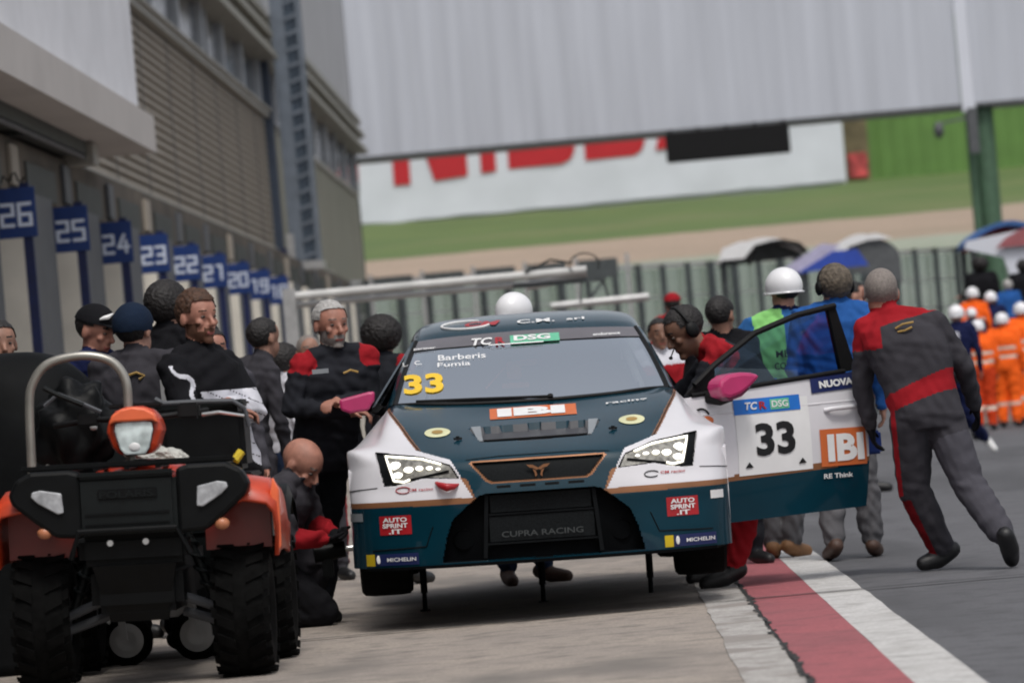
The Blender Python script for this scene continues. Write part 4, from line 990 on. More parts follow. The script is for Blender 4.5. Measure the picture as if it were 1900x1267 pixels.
# crease, handle
mb = MB(); mb.tube([dp(s, .765+.02*s, -.004) for s in np.linspace(.0, 1.08, 14)], .008, 6); CB(mb, 'crease', 'body_white', door, smooth=True)
mb = MB(); mb.tube([dp(.83, .742, .0), dp(.86, .75, .03), dp(.95, .752, .036), dp(1.03, .755, .03), dp(1.06, .755, 0)], .013, 10); mb.v = [(x, y, z) for x, y, z in mb.v]; CB(mb, 'handle', 'body_white', door, smooth=True)
mb = MB(); fr1 = [dp(-.02, .93), dp(.12, 1.03), dp(.405, 1.19), dp(.70, 1.275), (dp(.965, 1.315))]
mb.tube(fr1, .017, 8); mb.prism([dp(.965, 1.325, .0), dp(.915, 1.325, .0), dp(.985, .945, .0), dp(1.085, .955, .0)], DN[:], -.035); mb.tube([dp(-.05, .875, -.0), dp(1.0, .952, 0)], .014, 8)
CB(mb, 'window_frame', 'black', door, smooth=True)
mb = MB(); mb.prism([dp(0, .88, -.01), dp(.12, 1.02, -.01), dp(.405, 1.185, -.01), dp(.70, 1.27, -.01), dp(.93, 1.31, -.01), dp(.995, .95, -.01)], DN[:], -.006); CB(mb, 'side_window', 'side_glass', door)
mb = MB(); mb.prism([dp(-.08, .88, -.01), dp(-.02, .93, -.01), dp(.13, 1.03, -.01), dp(.12, .885, -.01)], DN[:], -.012); CB(mb, 'quarter_panel', 'black', door)
Mr = Matrix(((DU.x, 0, DN.x), (DU.y, 0, DN.y), (0, 1, 0)))
# right mirror: pink shell, darker magenta piece paints shade on its lower side
c_ = dp(.135, .92, .07); mo = [(a*.88, b*.88) for a, b in [(-.150,-.010),(-.135,.030),(-.075,.062),(.02,.072),(.10,.066),(.165,.048),(.140,.018),(.085,-.022),(.01,-.062),(-.07,-.082),(-.125,-.070)]]
mb = MB(); mb.prism([(c_[0]+DU.x*a, c_[1]+DU.y*a, c_[2]+b) for a, b in mo], DN[:], .13)
mirr = CB(mb, 'mirror', 'pink', door, bev=.032)
mb = MB(); mb.prism([(c_[0]+DU.x*a-DN.x*.004, c_[1]+DU.y*a-DN.y*.004, c_[2]+b) for a, b in [(-.11,-.05),(-.06,-.086),(.02,-.066),(.09,-.018),(.03,-.035),(-.07,-.045)]], DN[:], .12); CB(mb, 'mirror_low_shade', mat('magenta_dark', (.12,.008,.045), .35, coat=.3), mirr)
mb = MB(); mb.tube([dp(.06, .86, .0), dp(.09, .85, .07), dp(.13, .86, .12)], [.035, .04, .03], 10); CB(mb, 'bracket', 'black', mirr, smooth=True)
def ds(x, z, off=.004): return dp(x, z, off)
def dsticker(cx_, cz, w_, h_, m, name='sticker', parent=door, off=.003, slope=.02):
    mb = MB(); vs = []
    for i in range(9):
        for j in range(7):
            a = (i/8-.5)*w_; b = (j/6-.5)*h_; vs.append(dp(cx_+a+b*(.0), cz+b+a*slope, off))
    mb.add(vs, [(i*7+j, (i+1)*7+j, (i+1)*7+j+1, i*7+j+1) for i in range(8) for j in range(6)]); return CB(mb, name, m, parent, smooth=True)
num = dsticker(.47, .625, .50, .40, 'sticker_white', 'number_board')
text3('number', '33', ds, .475, .612, .265, .18, 'sticker_black', num, off=.008, bold=.035, rot=.02)
b1 = dsticker(.44, .797, .45, .082, 'sticker_blue', off=.006); text3('lettering', 'TC', ds, .33, .797, .085, .042, 'sticker_white', b1, off=.011, bold=.03, shear=.2); text3('lettering', 'R', ds, .41, .797, .05, .042, 'sticker_red', b1, off=.011, bold=.03)
dsticker(.525, .799, .13, .056, 'sticker_green', 'mark', b1, off=.009); text3('lettering', 'DSG', ds, .525, .80, .11, .036, 'sticker_white', b1, off=.012, bold=.02)
b2 = dsticker(.915, .893, .325, .088, 'sticker_navy', off=.006, slope=.055); text3('lettering', 'NUOVA', ds, .925, .891, .235, .040, 'sticker_white', b2, off=.011, bold=.05, rot=.05)
b3 = dsticker(.935, .537, .315, .205, 'sticker_orange', off=.006, slope=.0)
text3('lettering', 'IBI', ds, .948, .535, .25, .150, 'sticker_white', b3, off=.011, bold=.045)
text3('lettering', 'RE Think', ds, .89, .382, .20, .026, 'sticker_white', door, off=.008)
mb = MB(); mb.tube([dp(.0+.050*math.cos(t), .755+.045*math.sin(t), .004) for t in np.linspace(.3, 5.6, 18)], .006, 6); cc = CB(mb, 'sticker', 'sticker_black', door); mb = MB(); mb.add([dp(.03+.045*math.cos(t), .735+.025*math.sin(t), .006) for t in np.linspace(0, 2*math.pi, 15)[:-1]], [tuple(range(14))]); CB(mb, 'mark', 'sticker_orange', cc)
for (a, b) in ((.285, .475), (.645, .478)):
    mb = MB(); mb.add([dp(a-.025, b-.014, .008), dp(a+.03, b-.012, .008), dp(a+.004, b+.018, .008)], [(0,1,2)]); CB(mb, 'mark', 'sticker_black', num)
# ------------------------------------------------------------------ quad bike in the left foreground
AX, AY = -2.115, 20.85
atv = thing('quad_bike', 'orange and black quad bike parked facing the camera at the left edge', 'quad bike', (AX, AY, 0), rot=(0, math.radians(1.8), 0))
def A(mb, name, m, parent=atv, **k): return mb.build(name, m, parent, **k)
def atv_wheel(x, y, R, wd):
    t = MB(); h = wd/2
    pr = [(-h*.85, R*.42), (-h, R*.55), (-h*1.0, R*.80), (-h*.82, R*.92), (-h*.5, R*.955), (h*.5, R*.955), (h*.82, R*.92), (h, R*.80), (h, R*.55), (h*.85, R*.42)]
    t.lathe(pr, (0, 0, 0), 'x', 44)
    n = 22
    for k in range(n):
        a = 2*math.pi*k/n
        for (xo, da, wl) in ((-h*.55, 0, h*.62), (h*.55, math.pi/n, h*.62), (-h*.92, math.pi/n, h*.3), (h*.92, 0, h*.3)):
            rr = R*.97 if abs(xo) < h*.7 else R*.90
            c = Vector((xo, rr*math.sin(a+da), rr*math.cos(a+da))); tn = Vector((0, math.cos(a+da), -math.sin(a+da))); rd = Vector((0, math.sin(a+da), math.cos(a+da)))
            sk = tn*(.25*wl*(1 if xo > 0 else -1))
            vs = []
            for (i, j, k2) in ((-1,-1,-1),(1,-1,-1),(1,1,-1),(-1,1,-1),(-1,-1,1),(1,-1,1),(1,1,1),(-1,1,1)):
                vs.append((c+Vector((i*wl/2, 0, 0))+sk*i+tn*(j*R*.075)+rd*(k2*R*.014))[:])
            t.add(vs, [(0,3,2,1),(4,5,6,7),(0,1,5,4),(1,2,6,5),(2,3,7,6),(3,0,4,7)])
    rm = MB(); rm.lathe([(-h*.8, R*.42), (-h*.3, R*.38), (h*.3, R*.38), (h*.8, R*.42)], (0, 0, 0), 'x', 30)
    rm.lathe([(h*.15, 0), (h*.2, R*.2), (h*.1, R*.38)], (0, 0, 0), 'x', 24); rm.lathe([(-h*.15, 0), (-h*.2, R*.2), (-h*.1, R*.38)], (0, 0, 0), 'x', 24)
    w_ = rm.build('wheel', 'grey_metal', atv, smooth=True); w_.location = (x, y, R)
    o = t.build('tyre', 'rubber', w_, smooth=True); return w_
for x, y, wd in ((-.455, .10, .25), (.455, .10, .25), (-.47, 1.32, .26), (.47, 1.32, .26)): atv_wheel(x, y, .318, wd)
# central front panel with embossed lines
mb = MB(); mb.box(-.245, .205, -.30, -.20, .70, .965, bev=.02); mb.box(-.24, .20, -.315, -.25, .955, .985, bev=.012); A(mb, 'front_panel', 'plastic_panel', smooth=True)
mb = MB(); mb.box(-.15, .12, -.309, -.298, .86, .905, bev=.004); mb.box(-.21, .17, -.307, -.298, .79, .80); mb.box(-.21, .17, -.307, -.298, .745, .753); A(mb, 'panel_emboss', 'plastic_black')
v, f = text_fit('POLARIS', .24, .032, .01); mb = MB(); mb.add([(x-.02, -.3125, z+.882) for x, z in v], f); A(mb, 'lettering', 'plastic_panel')
for sx in (-1, 1):
    q = [(.205,.985),(.26,1.0),(.43,1.0),(.50,.965),(.535,.90),(.52,.855),(.42,.77),(.33,.70),(.205,.69)]
    mb = MB(); mb.prism([(sx*x-.02*(sx < 0)*1, -.29, z) for x, z in q], (0, 1, 0), .14); pod = A(mb, 'lamp_housing', 'plastic_black', bev=.018)
    lq = [(.275,.905),(.395,.935),(.465,.925),(.455,.875),(.41,.835),(.29,.785)] if sx > 0 else [(.255,.80),(.37,.855),(.455,.89),(.47,.925),(.42,.935),(.275,.905)]
    if sx < 0: lq = [(.245,.80),(.30,.785),(.42,.845),(.465,.905),(.45,.93),(.285,.905)]
    lq = [(.27,.91),(.40,.935),(.455,.925),(.462,.895),(.42,.855),(.30,.785),(.262,.79)]
    lq = [(.375+(x-.375)*.72, .868+(z-.868)*.74) for x, z in lq]
    mb = MB(); mb.prism([(sx*x-.012*(sx < 0), -.306, z) for x, z in lq], (0, 1, 0), .02); A(mb, 'headlight', 'lamp_clear', pod, bev=.006)
    mb = MB(); mb.ell((sx*.40, -.26, .725), (.035, .03, .028), 14, 10); A(mb, 'indicator', 'amber', smooth=True)
# fenders
for sx in (-1, 1):
    mb = MB(); vs = []; n = 12
    prof_f = [(.36,.90),(.50,.925),(.60,.905),(.635,.86),(.640,.72),(.632,.585)]
    ysec = [(-.22, -.10, 0), (-.10, -.02, 0), (.05, 0, 0), (.22, -.01, 0), (.40, -.06, 0), (.55, -.16, 0)]
    for (yy, dz, _) in ysec:
        for x, z in prof_f: vs.append((sx*x, yy+(.06 if z < .8 else 0), z+dz*(1 if z > .8 else .2)))
    m_ = len(prof_f); mb.add(vs, [(i*m_+j, i*m_+j+1, (i+1)*m_+j+1, (i+1)*m_+j) for i in range(len(ysec)-1) for j in range(m_-1)])
    o = A(mb, 'fender', 'orange_hi' if False else 'orange_red', smooth=True); s_ = o.modifiers.new('t', 'SOLIDIFY'); s_.thickness = .018; s_.offset = 0
    mb = MB(); mb.box(min(sx*.30, sx*.60), max(sx*.30, sx*.60), .02, .10, .60, .88); A(mb, 'fender_liner', 'deep_red')
    mb = MB(); mb.prism([(sx*.63, -.17, .92), (sx*.655, -.15, .86), (sx*.652, -.14, .60), (sx*.632, -.15, .58), (sx*.615, -.17, .84)], (0, 1, 0), .05); A(mb, 'fender_edge', 'orange_hi', bev=.01)
    mb = MB(); vs = []
    for (yy, z) in ((1.0,.62),(1.12,.80),(1.3,.86),(1.5,.82),(1.65,.70)):
        for x in (.30,.45,.60,.62): vs.append((sx*x, yy, z-(.06 if x > .61 else 0)))
    mb.add(vs, [(i*4+j, i*4+j+1, (i+1)*4+j+1, (i+1)*4+j) for i in range(4) for j in range(3)]); A(mb, 'rear_fender', 'plastic_black', smooth=True)
    mb = MB(); mb.tube([(sx*.17, .05, .40), (sx*.40, .10, .31)], .022, 8); mb.tube([(sx*.17, .20, .32), (sx*.40, .12, .25)], .022, 8); A(mb, 'suspension_arm', 'grey_metal', smooth=True)
    mb = MB(); mb.tube([(sx*.20, .10, .70), (sx*.34, .10, .32)], .022, 10)
    mb.tube([(sx*(.20+.14*t)+.034*math.cos(t*34)*.9, .10+.034*math.sin(t*34), .70-.38*t) for t in np.linspace(.05, .85, 90)], .008, 6); A(mb, 'shock_absorber', 'plastic_panel', smooth=True)
mb = MB(); mb.box(-.26, .24, -.22, -.08, .56, .70, bev=.03); mb.box(-.22, .20, -.16, .5, .34, .56, bev=.04)
mb.prism([(-.20, -.22, .56), (.18, -.22, .56), (.12, -.10, .30), (-.14, -.10, .30)], (0, 1, 0), .06); A(mb, 'lower_guard', 'plastic_black', smooth=True)
mb = MB(); mb.box(-.16, .16, .0, 1.5, .34, .62, bev=.04); A(mb, 'engine_block', 'black', smooth=True)
mb = MB(); mb.tube([(-.28, -.33, .60), (-.24, -.34, .72), (.20, -.34, .72), (.26, -.33, .60)], .014, 8); A(mb, 'guard_tube', 'plastic_black', smooth=True)
for x in (-.10, .06): 
    mb = MB(); mb.tube([(x, -.345, .665), (x, -.325, .665)], .014, 10); A(mb, 'bolt', 'galvanised')
# front rack
mb = MB(); mb.box(-.50, .47, -.24, -.20, 1.0, 1.025, bev=.008); mb.box(-.46, .45, .10, .13, 1.0, 1.025); 
for k in range(7): mb.box(-.45+.14*k, -.425+.14*k, -.24, .42, .99, 1.0)
A(mb, 'front_rack', 'plastic_black')
mb = MB(); mb.tube(dense([(-.505, .25, .98), (-.50, .25, 1.30), (-.475, .25, 1.41), (-.41, .25, 1.485), (-.30, .25, 1.515), (-.19, .25, 1.512), (-.10, .25, 1.475), (-.05, .25, 1.39), (-.045, .25, 1.25), (-.045, .25, 1.0)]), .0215, 12)
mb.tube([(-.505, .25, .99), (-.42, .2, 1.01)], .018, 8); A(mb, 'cargo_hoop', 'hoop_steel', smooth=True)
# headlamp pod and neck
mb = MB(); mb.ell((.0, .34, .93), (.25, .26, .10), 28, 14, z0=-.2, z1=1); A(mb, 'neck_cowl', mat('red_cowl', (.36,.025,.008), .35, coat=.5), smooth=True)
mb = MB(); mb.ell((0, .22, .98), (.085, .08, .05), 18, 10); A(mb, 'neck_joint', 'black', smooth=True)
po = [(-.130,.0),(-.122,.055),(-.085,.098),(-.035,.116),(.035,.116),(.085,.098),(.122,.055),(.130,.0),(.105,-.070),(.068,-.108),(-.068,-.108),(-.105,-.070)]
mb = MB(); mb.prism([(x-.012, .145, z+1.155) for x, z in po], (0, 1, 0), .20); podh = A(mb, 'lamp_pod', 'orange_red', bev=.028)
mb = MB(); mb.prism([(x-.012, .100, z+1.155) for x, z in [(-.112,.036),(-.100,.078),(-.055,.106),(0,.115),(.055,.106),(.100,.078),(.112,.036),(.085,.048),(-.085,.048)]], (0, 1, 0), .10); A(mb, 'visor', 'orange_hi', podh, bev=.010)
mb = MB(); q = [(-.088,1.185),(-.05,1.192),(.05,1.194),(.086,1.187),(.090,1.15),(.068,1.065),(.048,1.035),(-.048,1.035),(-.070,1.065),(-.092,1.15)]
mb.prism([(x-.012, .128, z+.012) for x, z in q], (0, 1, 0), .12); A(mb, 'lamp_bezel', 'plastic_black', podh, bev=.008)
mb = MB(); mb.prism([(x*.97-.012, .116, (z-1.12)*.97+1.132) for x, z in q], (0, 1, 0), .03); A(mb, 'lamp', 'lamp_glass', podh, bev=.008)
mb = MB(); mb.ell((-.012, .118, 1.085), (.028, .008, .022), 14, 8); A(mb, 'bulb', 'sticker_white', podh, smooth=True)
mb = MB(); mb.box(-.14, .11, .27, .34, 1.265, 1.285, bev=.006); A(mb, 'dash_hood', 'black', podh)
# handlebar
mb = MB(); mb.tube([(-.42, .5, 1.20), (-.22, .42, 1.22), (0, .40, 1.21), (.20, .42, 1.225), (.30, .5, 1.235)], .014, 10); A(mb, 'handlebar', 'black', smooth=True)
mb = MB(); mb.tube([(.28, .42, 1.215), (.36, .40, 1.222), (.47, .46, 1.200)], [.010, .009, .007], 8); A(mb, 'brake_lever', 'chrome', smooth=True)
mb = MB(); mb.box(.17, .27, .38, .46, 1.20, 1.275, bev=.012); A(mb, 'switch_box', 'black'); mb = MB(); mb.box(-.30, -.2, .40, .46, 1.19, 1.25, bev=.01); A(mb, 'switch_box', 'black')
mb = MB(); mb.tube([(-.45, .42, 1.38), (-.38, .42, 1.34), (-.27, .42, 1.29)], .012, 8); A(mb, 'throttle_cable', 'plastic_panel', smooth=True)
mb = MB(); mb.box(-.17, .17, .55, 1.25, .82, .93, bev=.05); A(mb, 'seat', 'plastic_black', smooth=True)
mb = MB(); mb.box(-.45, .45, 1.1, 1.7, .90, .925, bev=.008); A(mb, 'rear_rack', 'plastic_black')
mb = MB(); mb.tube([(.46, -.1, 1.0), (.49, -.08, 1.04)], .02, 8); mb.box(.44, .49, -.12, -.08, .93, .965); A(mb, 'reflector', 'sticker_yellow')
# black case on the bike, plastic bag, cover, trolley
x0, y0 = -1.86, 22.15
o = thing('storage_case', 'black hard case with grey lid edge and bent rail on the quad bike', 'case', (x0, y0, .93))
mb = MB(); mb.box(-.20, .20, -.2, .2, 0, .30, bev=.025); mb.box(-.24, .15, -.21, .18, .0, .14, bev=.02); mb.build('case_body', 'plastic_black', o, smooth=True)
mb = MB(); mb.box(-.205, .205, -.205, .205, .30, .335, bev=.012); mb.build('lid', 'plastic_panel', o, smooth=True)
mb = MB(); mb.tube([(-.21, -.23, .37), (-.17, -.24, .345), (0, -.24, .34), (.16, -.24, .33), (.21, -.22, .29), (.225, -.2, .20)], .012, 8); mb.build('rail', 'grey_metal', o, smooth=True)
bm = bmesh.new(); bmesh.ops.create_icosphere(bm, subdivisions=5, radius=1)
for v in bm.verts:
    n_ = v.co.copy(); k = 1+.30*noise.noise(n_*1.6)+.20*abs(noise.noise(n_*4))+.08*noise.noise(n_*9)
    v.co = Vector((n_.x*.155*k+(n_.z*-.03), n_.y*.12*k, max(-.055, n_.z*.075*k-.02*n_.x*2)))
me = bpy.data.meshes.new('plastic_bag'); bm.to_mesh(me); bm.free(); me.materials.append(MATS['plastic_bag'])
o = bpy.data.objects.new('plastic_bag', me); C.objects.link(o); o.location = (-2.015, 21.55, 1.00); tag(o, 'crumpled pale plastic bag lying on the seat beside the headlamp pod', 'bag')
bm = bmesh.new(); bmesh.ops.create_cube(bm, size=2); bmesh.ops.subdivide_edges(bm, edges=bm.edges[:], cuts=24, use_grid_fill=True)
for v in bm.verts:
    p = v.co.copy(); q = (abs(p.x)**3.2+abs(p.y)**3.2+max(0, p.z)**3.2)**(1/3.2); q = max(q, 1e-3); s_ = max(abs(p.x), abs(p.y), abs(p.z) if p.z > 0 else 0)
    p2 = p*(s_/q) if p.z > -.2 else Vector((p.x*s_/q, p.y*s_/q, p.z))
    f_ = 1+.04*noise.noise(Vector((p.x*3, p.y*3, p.z*1.2)))+.02*math.sin(9*math.atan2(p.y, p.x)+2*p.z)*(1-max(0, p.z))
    v.co = Vector((p2.x*.52*f_, p2.y*.42*f_, .80+p2.z*.80))
me = bpy.data.meshes.new('covered_stack'); bm.to_mesh(me); bm.free(); me.materials.append(MATS['cover_cloth']); me.polygons.foreach_set('use_smooth', [True]*len(me.polygons))
o = bpy.data.objects.new('covered_stack', me); C.objects.link(o); o.location = (-2.93, 23.0, .0); tag(o, 'stack under a black fabric cover behind the quad bike at the left edge', 'covered stack')
tr_ = thing('tool_trolley', 'black tool trolley on two grey castors behind the quad bike', 'trolley', (-2.2, 22.95, 0))
mb = MB(); mb.box(-.42, .42, -.20, .45, .27, 1.12, bev=.02); mb.build('cabinet', 'plastic_black', tr_)
mb = MB()
for k in range(5): mb.box(-.40, .40, -.212, -.205, .30+.16*k, .44+.16*k, bev=.003)
mb.build('drawer_front', 'plastic_panel', tr_)
mb = MB(); mb.box(-.44, .44, -.22, .47, 1.12, 1.15, bev=.008); mb.build('worktop', 'grey_metal', tr_)
for x in (-.18, .17):
    mb = MB(); mb.lathe([(-.03,.035),(-.03,.11),(-.02,.128),(.02,.128),(.03,.11),(.03,.035)], (x, -.30, .128), 'y', 30); wv = mb.build('castor', 'rubber', tr_, smooth=True)
    mb = MB(); mb.lathe([(-.034,.0),(-.036,.05),(-.033,.085)], (x, -.30, .128), 'y', 26); mb.bar((x-.01, -.34, .13), (x-.02, -.33, .30), .035, .03); mb.bar((x-.01, -.26, .13), (x-.02, -.26, .30), .035, .03); mb.build('fork', 'galvanised', wv)
mb = MB(); mb.tube([(-.36, -.34, .21), (-.30, -.36, .16), (-.25, -.34, .24)], .012, 8); mb.build('brake_pedal', 'chrome', tr_, smooth=True)
mb = MB(); mb.box(-.05, .16, -.26, -.22, .22, .27, bev=.008); mb.build('bracket', 'galvanised', tr_)
for x in (-.03, .04):
    pass
mb = MB(); mb.box(.055, .08, .1, .12, 1.15, 1.40); mb.box(.135, .155, .1, .12, 1.15, 1.43); mb.build('upright', 'galvanised', tr_)
mb = MB(); mb.box(-.12, .30, -.05, .2, 1.15, 1.26, bev=.02); mb.box(-.12, .35, -.08, .05, 1.26, 1.275); mb.build('tray', 'plastic_panel', tr_)
gl = MB(); bm = bmesh.new(); bmesh.ops.create_icosphere(bm, subdivisions=4, radius=1)
for v in bm.verts:
    n_ = v.co.copy(); k = 1+.35*noise.noise(n_*2.1)+.12*noise.noise(n_*5); v.co = Vector((n_.x*.20*k, n_.y*.14*k, n_.z*.24*k))
me = bpy.data.meshes.new('gear_bag'); bm.to_mesh(me); bm.free(); me.materials.append(MATS['plastic_black']); me.polygons.foreach_set('use_smooth', [True]*len(me.polygons))
o = bpy.data.objects.new('gear_bag', me); C.objects.link(o); o.location = (-2.42, 21.55, 1.17); tag(o, 'dull black gear bag strapped inside the steel hoop of the quad bike', 'bag')
mb = MB(); mb.tube([(-.12, -.15, .14), (-.05, -.16, .19), (.05, -.16, .14), (.14, -.14, .09)], .010, 6); s_ = mb.build('strap', 'grey_metal', o, smooth=True)
mb = MB(); mb.ell((.10, -.15, .02), (.018, .01, .015), 10, 8); mb.build('buckle', 'galvanised', o)
# small panel behind the grey haired mechanic
# ------------------------------------------------------------------ people
UP = Vector((0, 0, 1))
SKINS = {'light': 'skin_light', 'red': 'skin_red', 'tan': 'skin_tan', 'dark': 'skin_dark'}
def stand(X, Y, h=1.78, yaw=0, z0=0, lean=0, B=None, W=None, head_yaw=None, pitch=0, tilt=0):
    """joints of a figure in world coordinates; yaw 0 faces the camera, 180 away; B overrides in the body frame, W in the world"""
    a = math.radians(yaw); l = Vector((math.cos(a), math.sin(a), 0)); f = Vector((math.sin(a), -math.cos(a), 0)); s = h/1.78
    J = dict(pelvis=(0,0,.98), chest=(0,.01,1.30), neck=(0,-.01,1.49), head=(0,.02,1.640),
             shL=(.185,0,1.45), elL=(.25,-.02,1.15), wrL=(.25,.08,.90), shR=(-.185,0,1.45), elR=(-.25,-.02,1.15), wrR=(-.25,.08,.90),
             hipL=(.095,0,.92), knL=(.105,.02,.50), anL=(.11,-.02,.095), toL=(.14,.15,.035), hipR=(-.095,0,.92), knR=(-.105,.02,.50), anR=(-.11,-.02,.095), toR=(-.14,.15,.035))
    if B: J.update(B)
    O = Vector((X, Y, z0)); R = {}
    for k, (x, y, z) in J.items(): R[k] = O+(l*x+f*(y+lean*max(0, z-.95)))*s+UP*z*s
    if W:
        for k, p in W.items(): R[k] = Vector(p)
    R['f'] = f; R['l'] = l; R['s'] = s
    hy = math.radians(yaw if head_yaw is None else head_yaw); hf = Vector((math.sin(hy), -math.cos(hy), 0)); hl = Vector((math.cos(hy), math.sin(hy), 0))
    pt = math.radians(pitch); hf2 = hf*math.cos(pt)-UP*math.sin(pt); hu = UP*math.cos(pt)+hf*math.sin(pt)
    tt = math.radians(tilt); hl2 = hl*math.cos(tt)+hu*math.sin(tt); hu2 = hu*math.cos(tt)-hl*math.sin(tt)
    R['hf'] = hf2; R['hu'] = hu2; R['hl'] = hl2
    return R
def ellM(l, f, u): return Matrix(((l.x, f.x, u.x), (l.y, f.y, u.y), (l.z, f.z, u.z)))
def cap(mb, prim, a, b, ra, rb, reg, seg=14):
    a = Vector(a); b = Vector(b); ax = (b-a); L = ax.length; t = ax.normalized() if L > 1e-6 else UP
    pts = [a-t*ra*.92, a-t*ra*.6, a, a.lerp(b, .5), b, b+t*rb*.6, b+t*rb*.92]; rr = [ra*.35, ra*.8, ra, (ra+rb)/2*1.01, rb, rb*.8, rb*.35]
    mb.tube(pts, rr, seg); prim.append((a, b, ra, rb, reg))
def human(label, J, cols, paint=None, name='person', group=None, vox=.0085, bulk=1.0, hair=None, hairc='hair_dark', beard=None, face=True, skin='light', headgear=None, fold=.0085, grip=.5, sleeves=True, cat='person', hands=True, legs=True, wide=1.0):
    """one continuous body; cols: dict region->material; paint(c, reg, names)->reg for patterned clothes"""
    s = J['s']; f = J['f']; mb = MB(); pr = []; S = s
    J['neck'] = J['neck']+J['hu']*.012*s
    for q_ in ('shL', 'shR'): J[q_] = J[q_]+(J['neck']-J['chest']).normalized()*.018*s
    pel, che, nek, hd = J['pelvis'], J['chest'], J['neck'], J['head']
    sl_ = (J['shL']-J['shR']).normalized(); hl_ = (J['hipL']-J['hipR']).normalized()
    spine = (nek-pel).normalized()
    def ring(c, l, wx, wy):
        u = spine; fw = l.cross(u).normalized()*-1; fw = u.cross(l).normalized()
        out_ = []
        for k in range(20):
            t = 2*math.pi*k/20; cc, ss = math.cos(t), math.sin(t); cc = math.copysign(abs(cc)**.85, cc); ss = math.copysign(abs(ss)**.85, ss)
            out_.append((c+l*wx*cc+fw*wy*ss)[:])
        return out_
    k_ = bulk*S; tor = [(pel-spine*.13*S, hl_, .125*k_, .10*k_), (pel-spine*.06*S, hl_, .165*k_, .125*k_), (pel+spine*.02*S, hl_, .168*k_, .125*k_), (pel.lerp(che, .45), hl_.lerp(sl_, .5).normalized(), .155*k_*wide, .118*k_),
        (pel.lerp(che, .8), sl_, .170*k_*wide, .125*k_), (che+spine*.05*S, sl_, .183*k_*wide, .128*k_), (che.lerp(nek, .62), sl_, .175*k_*wide, .112*k_), (che.lerp(nek, .85), sl_, .125*k_, .088*k_), (nek+spine*.01*S, sl_, .068*S, .066*S)]
    vs = [v for r_ in tor for v in ring(*r_)]; n = len(tor)
    mb.add(vs, [(i*20+k, i*20+(k+1) % 20, (i+1)*20+(k+1) % 20, (i+1)*20+k) for i in range(n-1) for k in range(20)]+[tuple(range(19, -1, -1)), tuple(range((n-1)*20, n*20))])
    for q in range(3):
        pr.append((pel+hl_*(.07*(q-1))*S-spine*.06*S, pel+hl_*(.07*(q-1))*S, .13*k_, .12*k_, 'bottom'))
        pr.append((pel+hl_*(.06*(q-1))*S+spine*.08*S, che+sl_*(.08*(q-1))*S+spine*.06*S, .125*k_, .125*k_, 'top'))
    pr.append((J['shL'].lerp(nek, .3), J['shR'].lerp(nek, .3), .085*k_, .085*k_, 'top'))
    cap(mb, pr, nek-spine*.03*S, hd-J['hu']*.05*S, .069*S, .063*S, 'neck')
    mb.tube([nek-spine*.035*S, nek+spine*.035*S], [.086*S, .070*S], 14); pr.append((nek-spine*.04*S, nek+spine*.02*S, .088*S, .074*S, 'top'))
    for sd in 'LR':
        sh, el, wr = J['sh'+sd], J['el'+sd], J['wr'+sd]
        cap(mb, pr, sh, el, .066*k_, .050*k_, 'arm'+sd); cap(mb, pr, el, el.lerp(wr, .93), .048*k_, .037*k_ if sleeves else .030*S, 'fore'+sd)
        cap(mb, pr, nek.lerp(sh, .35)-spine*.02*S, sh, .058*k_, .066*k_, 'top'); cap(mb, pr, nek+spine*.0*S, nek.lerp(sh, .75)+spine*.015*S, .062*S, .052*k_, 'top')
        if hands:
            d = (wr-el).normalized(); inn = (pel.lerp(che, .5)-wr); inn = (inn-d*inn.dot(d)); inn = inn.normalized() if inn.length > .02 else f.copy()
            sd_ = d.cross(inn).normalized(); fwd = f if abs(f.dot(d)) < .8 else UP; side = (fwd-d*fwd.dot(d)-inn*fwd.dot(inn)*.0).normalized(); pn = d.cross(side).normalized()
            if pn.dot(inn) < 0: pn = -pn
            M = ellM(side, pn, d); mb.ell(wr+d*.045*S, (.040*S, .017*S, .052*S), 14, 8, M=M); pr.append((wr, wr+d*.085*S, .030*S, .036*S, 'hand'))
            cap(mb, pr, wr-d*.02*S, wr+d*.02*S, .026*S, .026*S, 'hand')
            for q, (o_, L1) in enumerate(((.029, .036), (.010, .041), (-.010, .038), (-.029, .030))):
                b0 = wr+d*.078*S+side*o_*S; c1 = (d*math.cos(grip*.8)+pn*math.sin(grip*.8)+side*o_*1.5).normalized(); b1 = b0+c1*L1*S
                c2 = (d*math.cos(grip*1.9)+pn*math.sin(grip*1.9)).normalized(); b2 = b1+c2*L1*.85*S
                cap(mb, pr, b0, b1, .0098*S, .0092*S, 'hand', 8); cap(mb, pr, b1, b2, .0092*S, .008*S, 'hand', 8)
            t0 = wr+d*.025*S+side*.032*S; t1 = t0+(d*.6+side*.7+pn*.35).normalized()*.038*S; t2 = t1+(d*.9+side*.15+pn*.5).normalized()*.032*S
            cap(mb, pr, t0, t1, .0125*S, .011*S, 'hand', 8); cap(mb, pr, t1, t2, .011*S, .009*S, 'hand', 8)
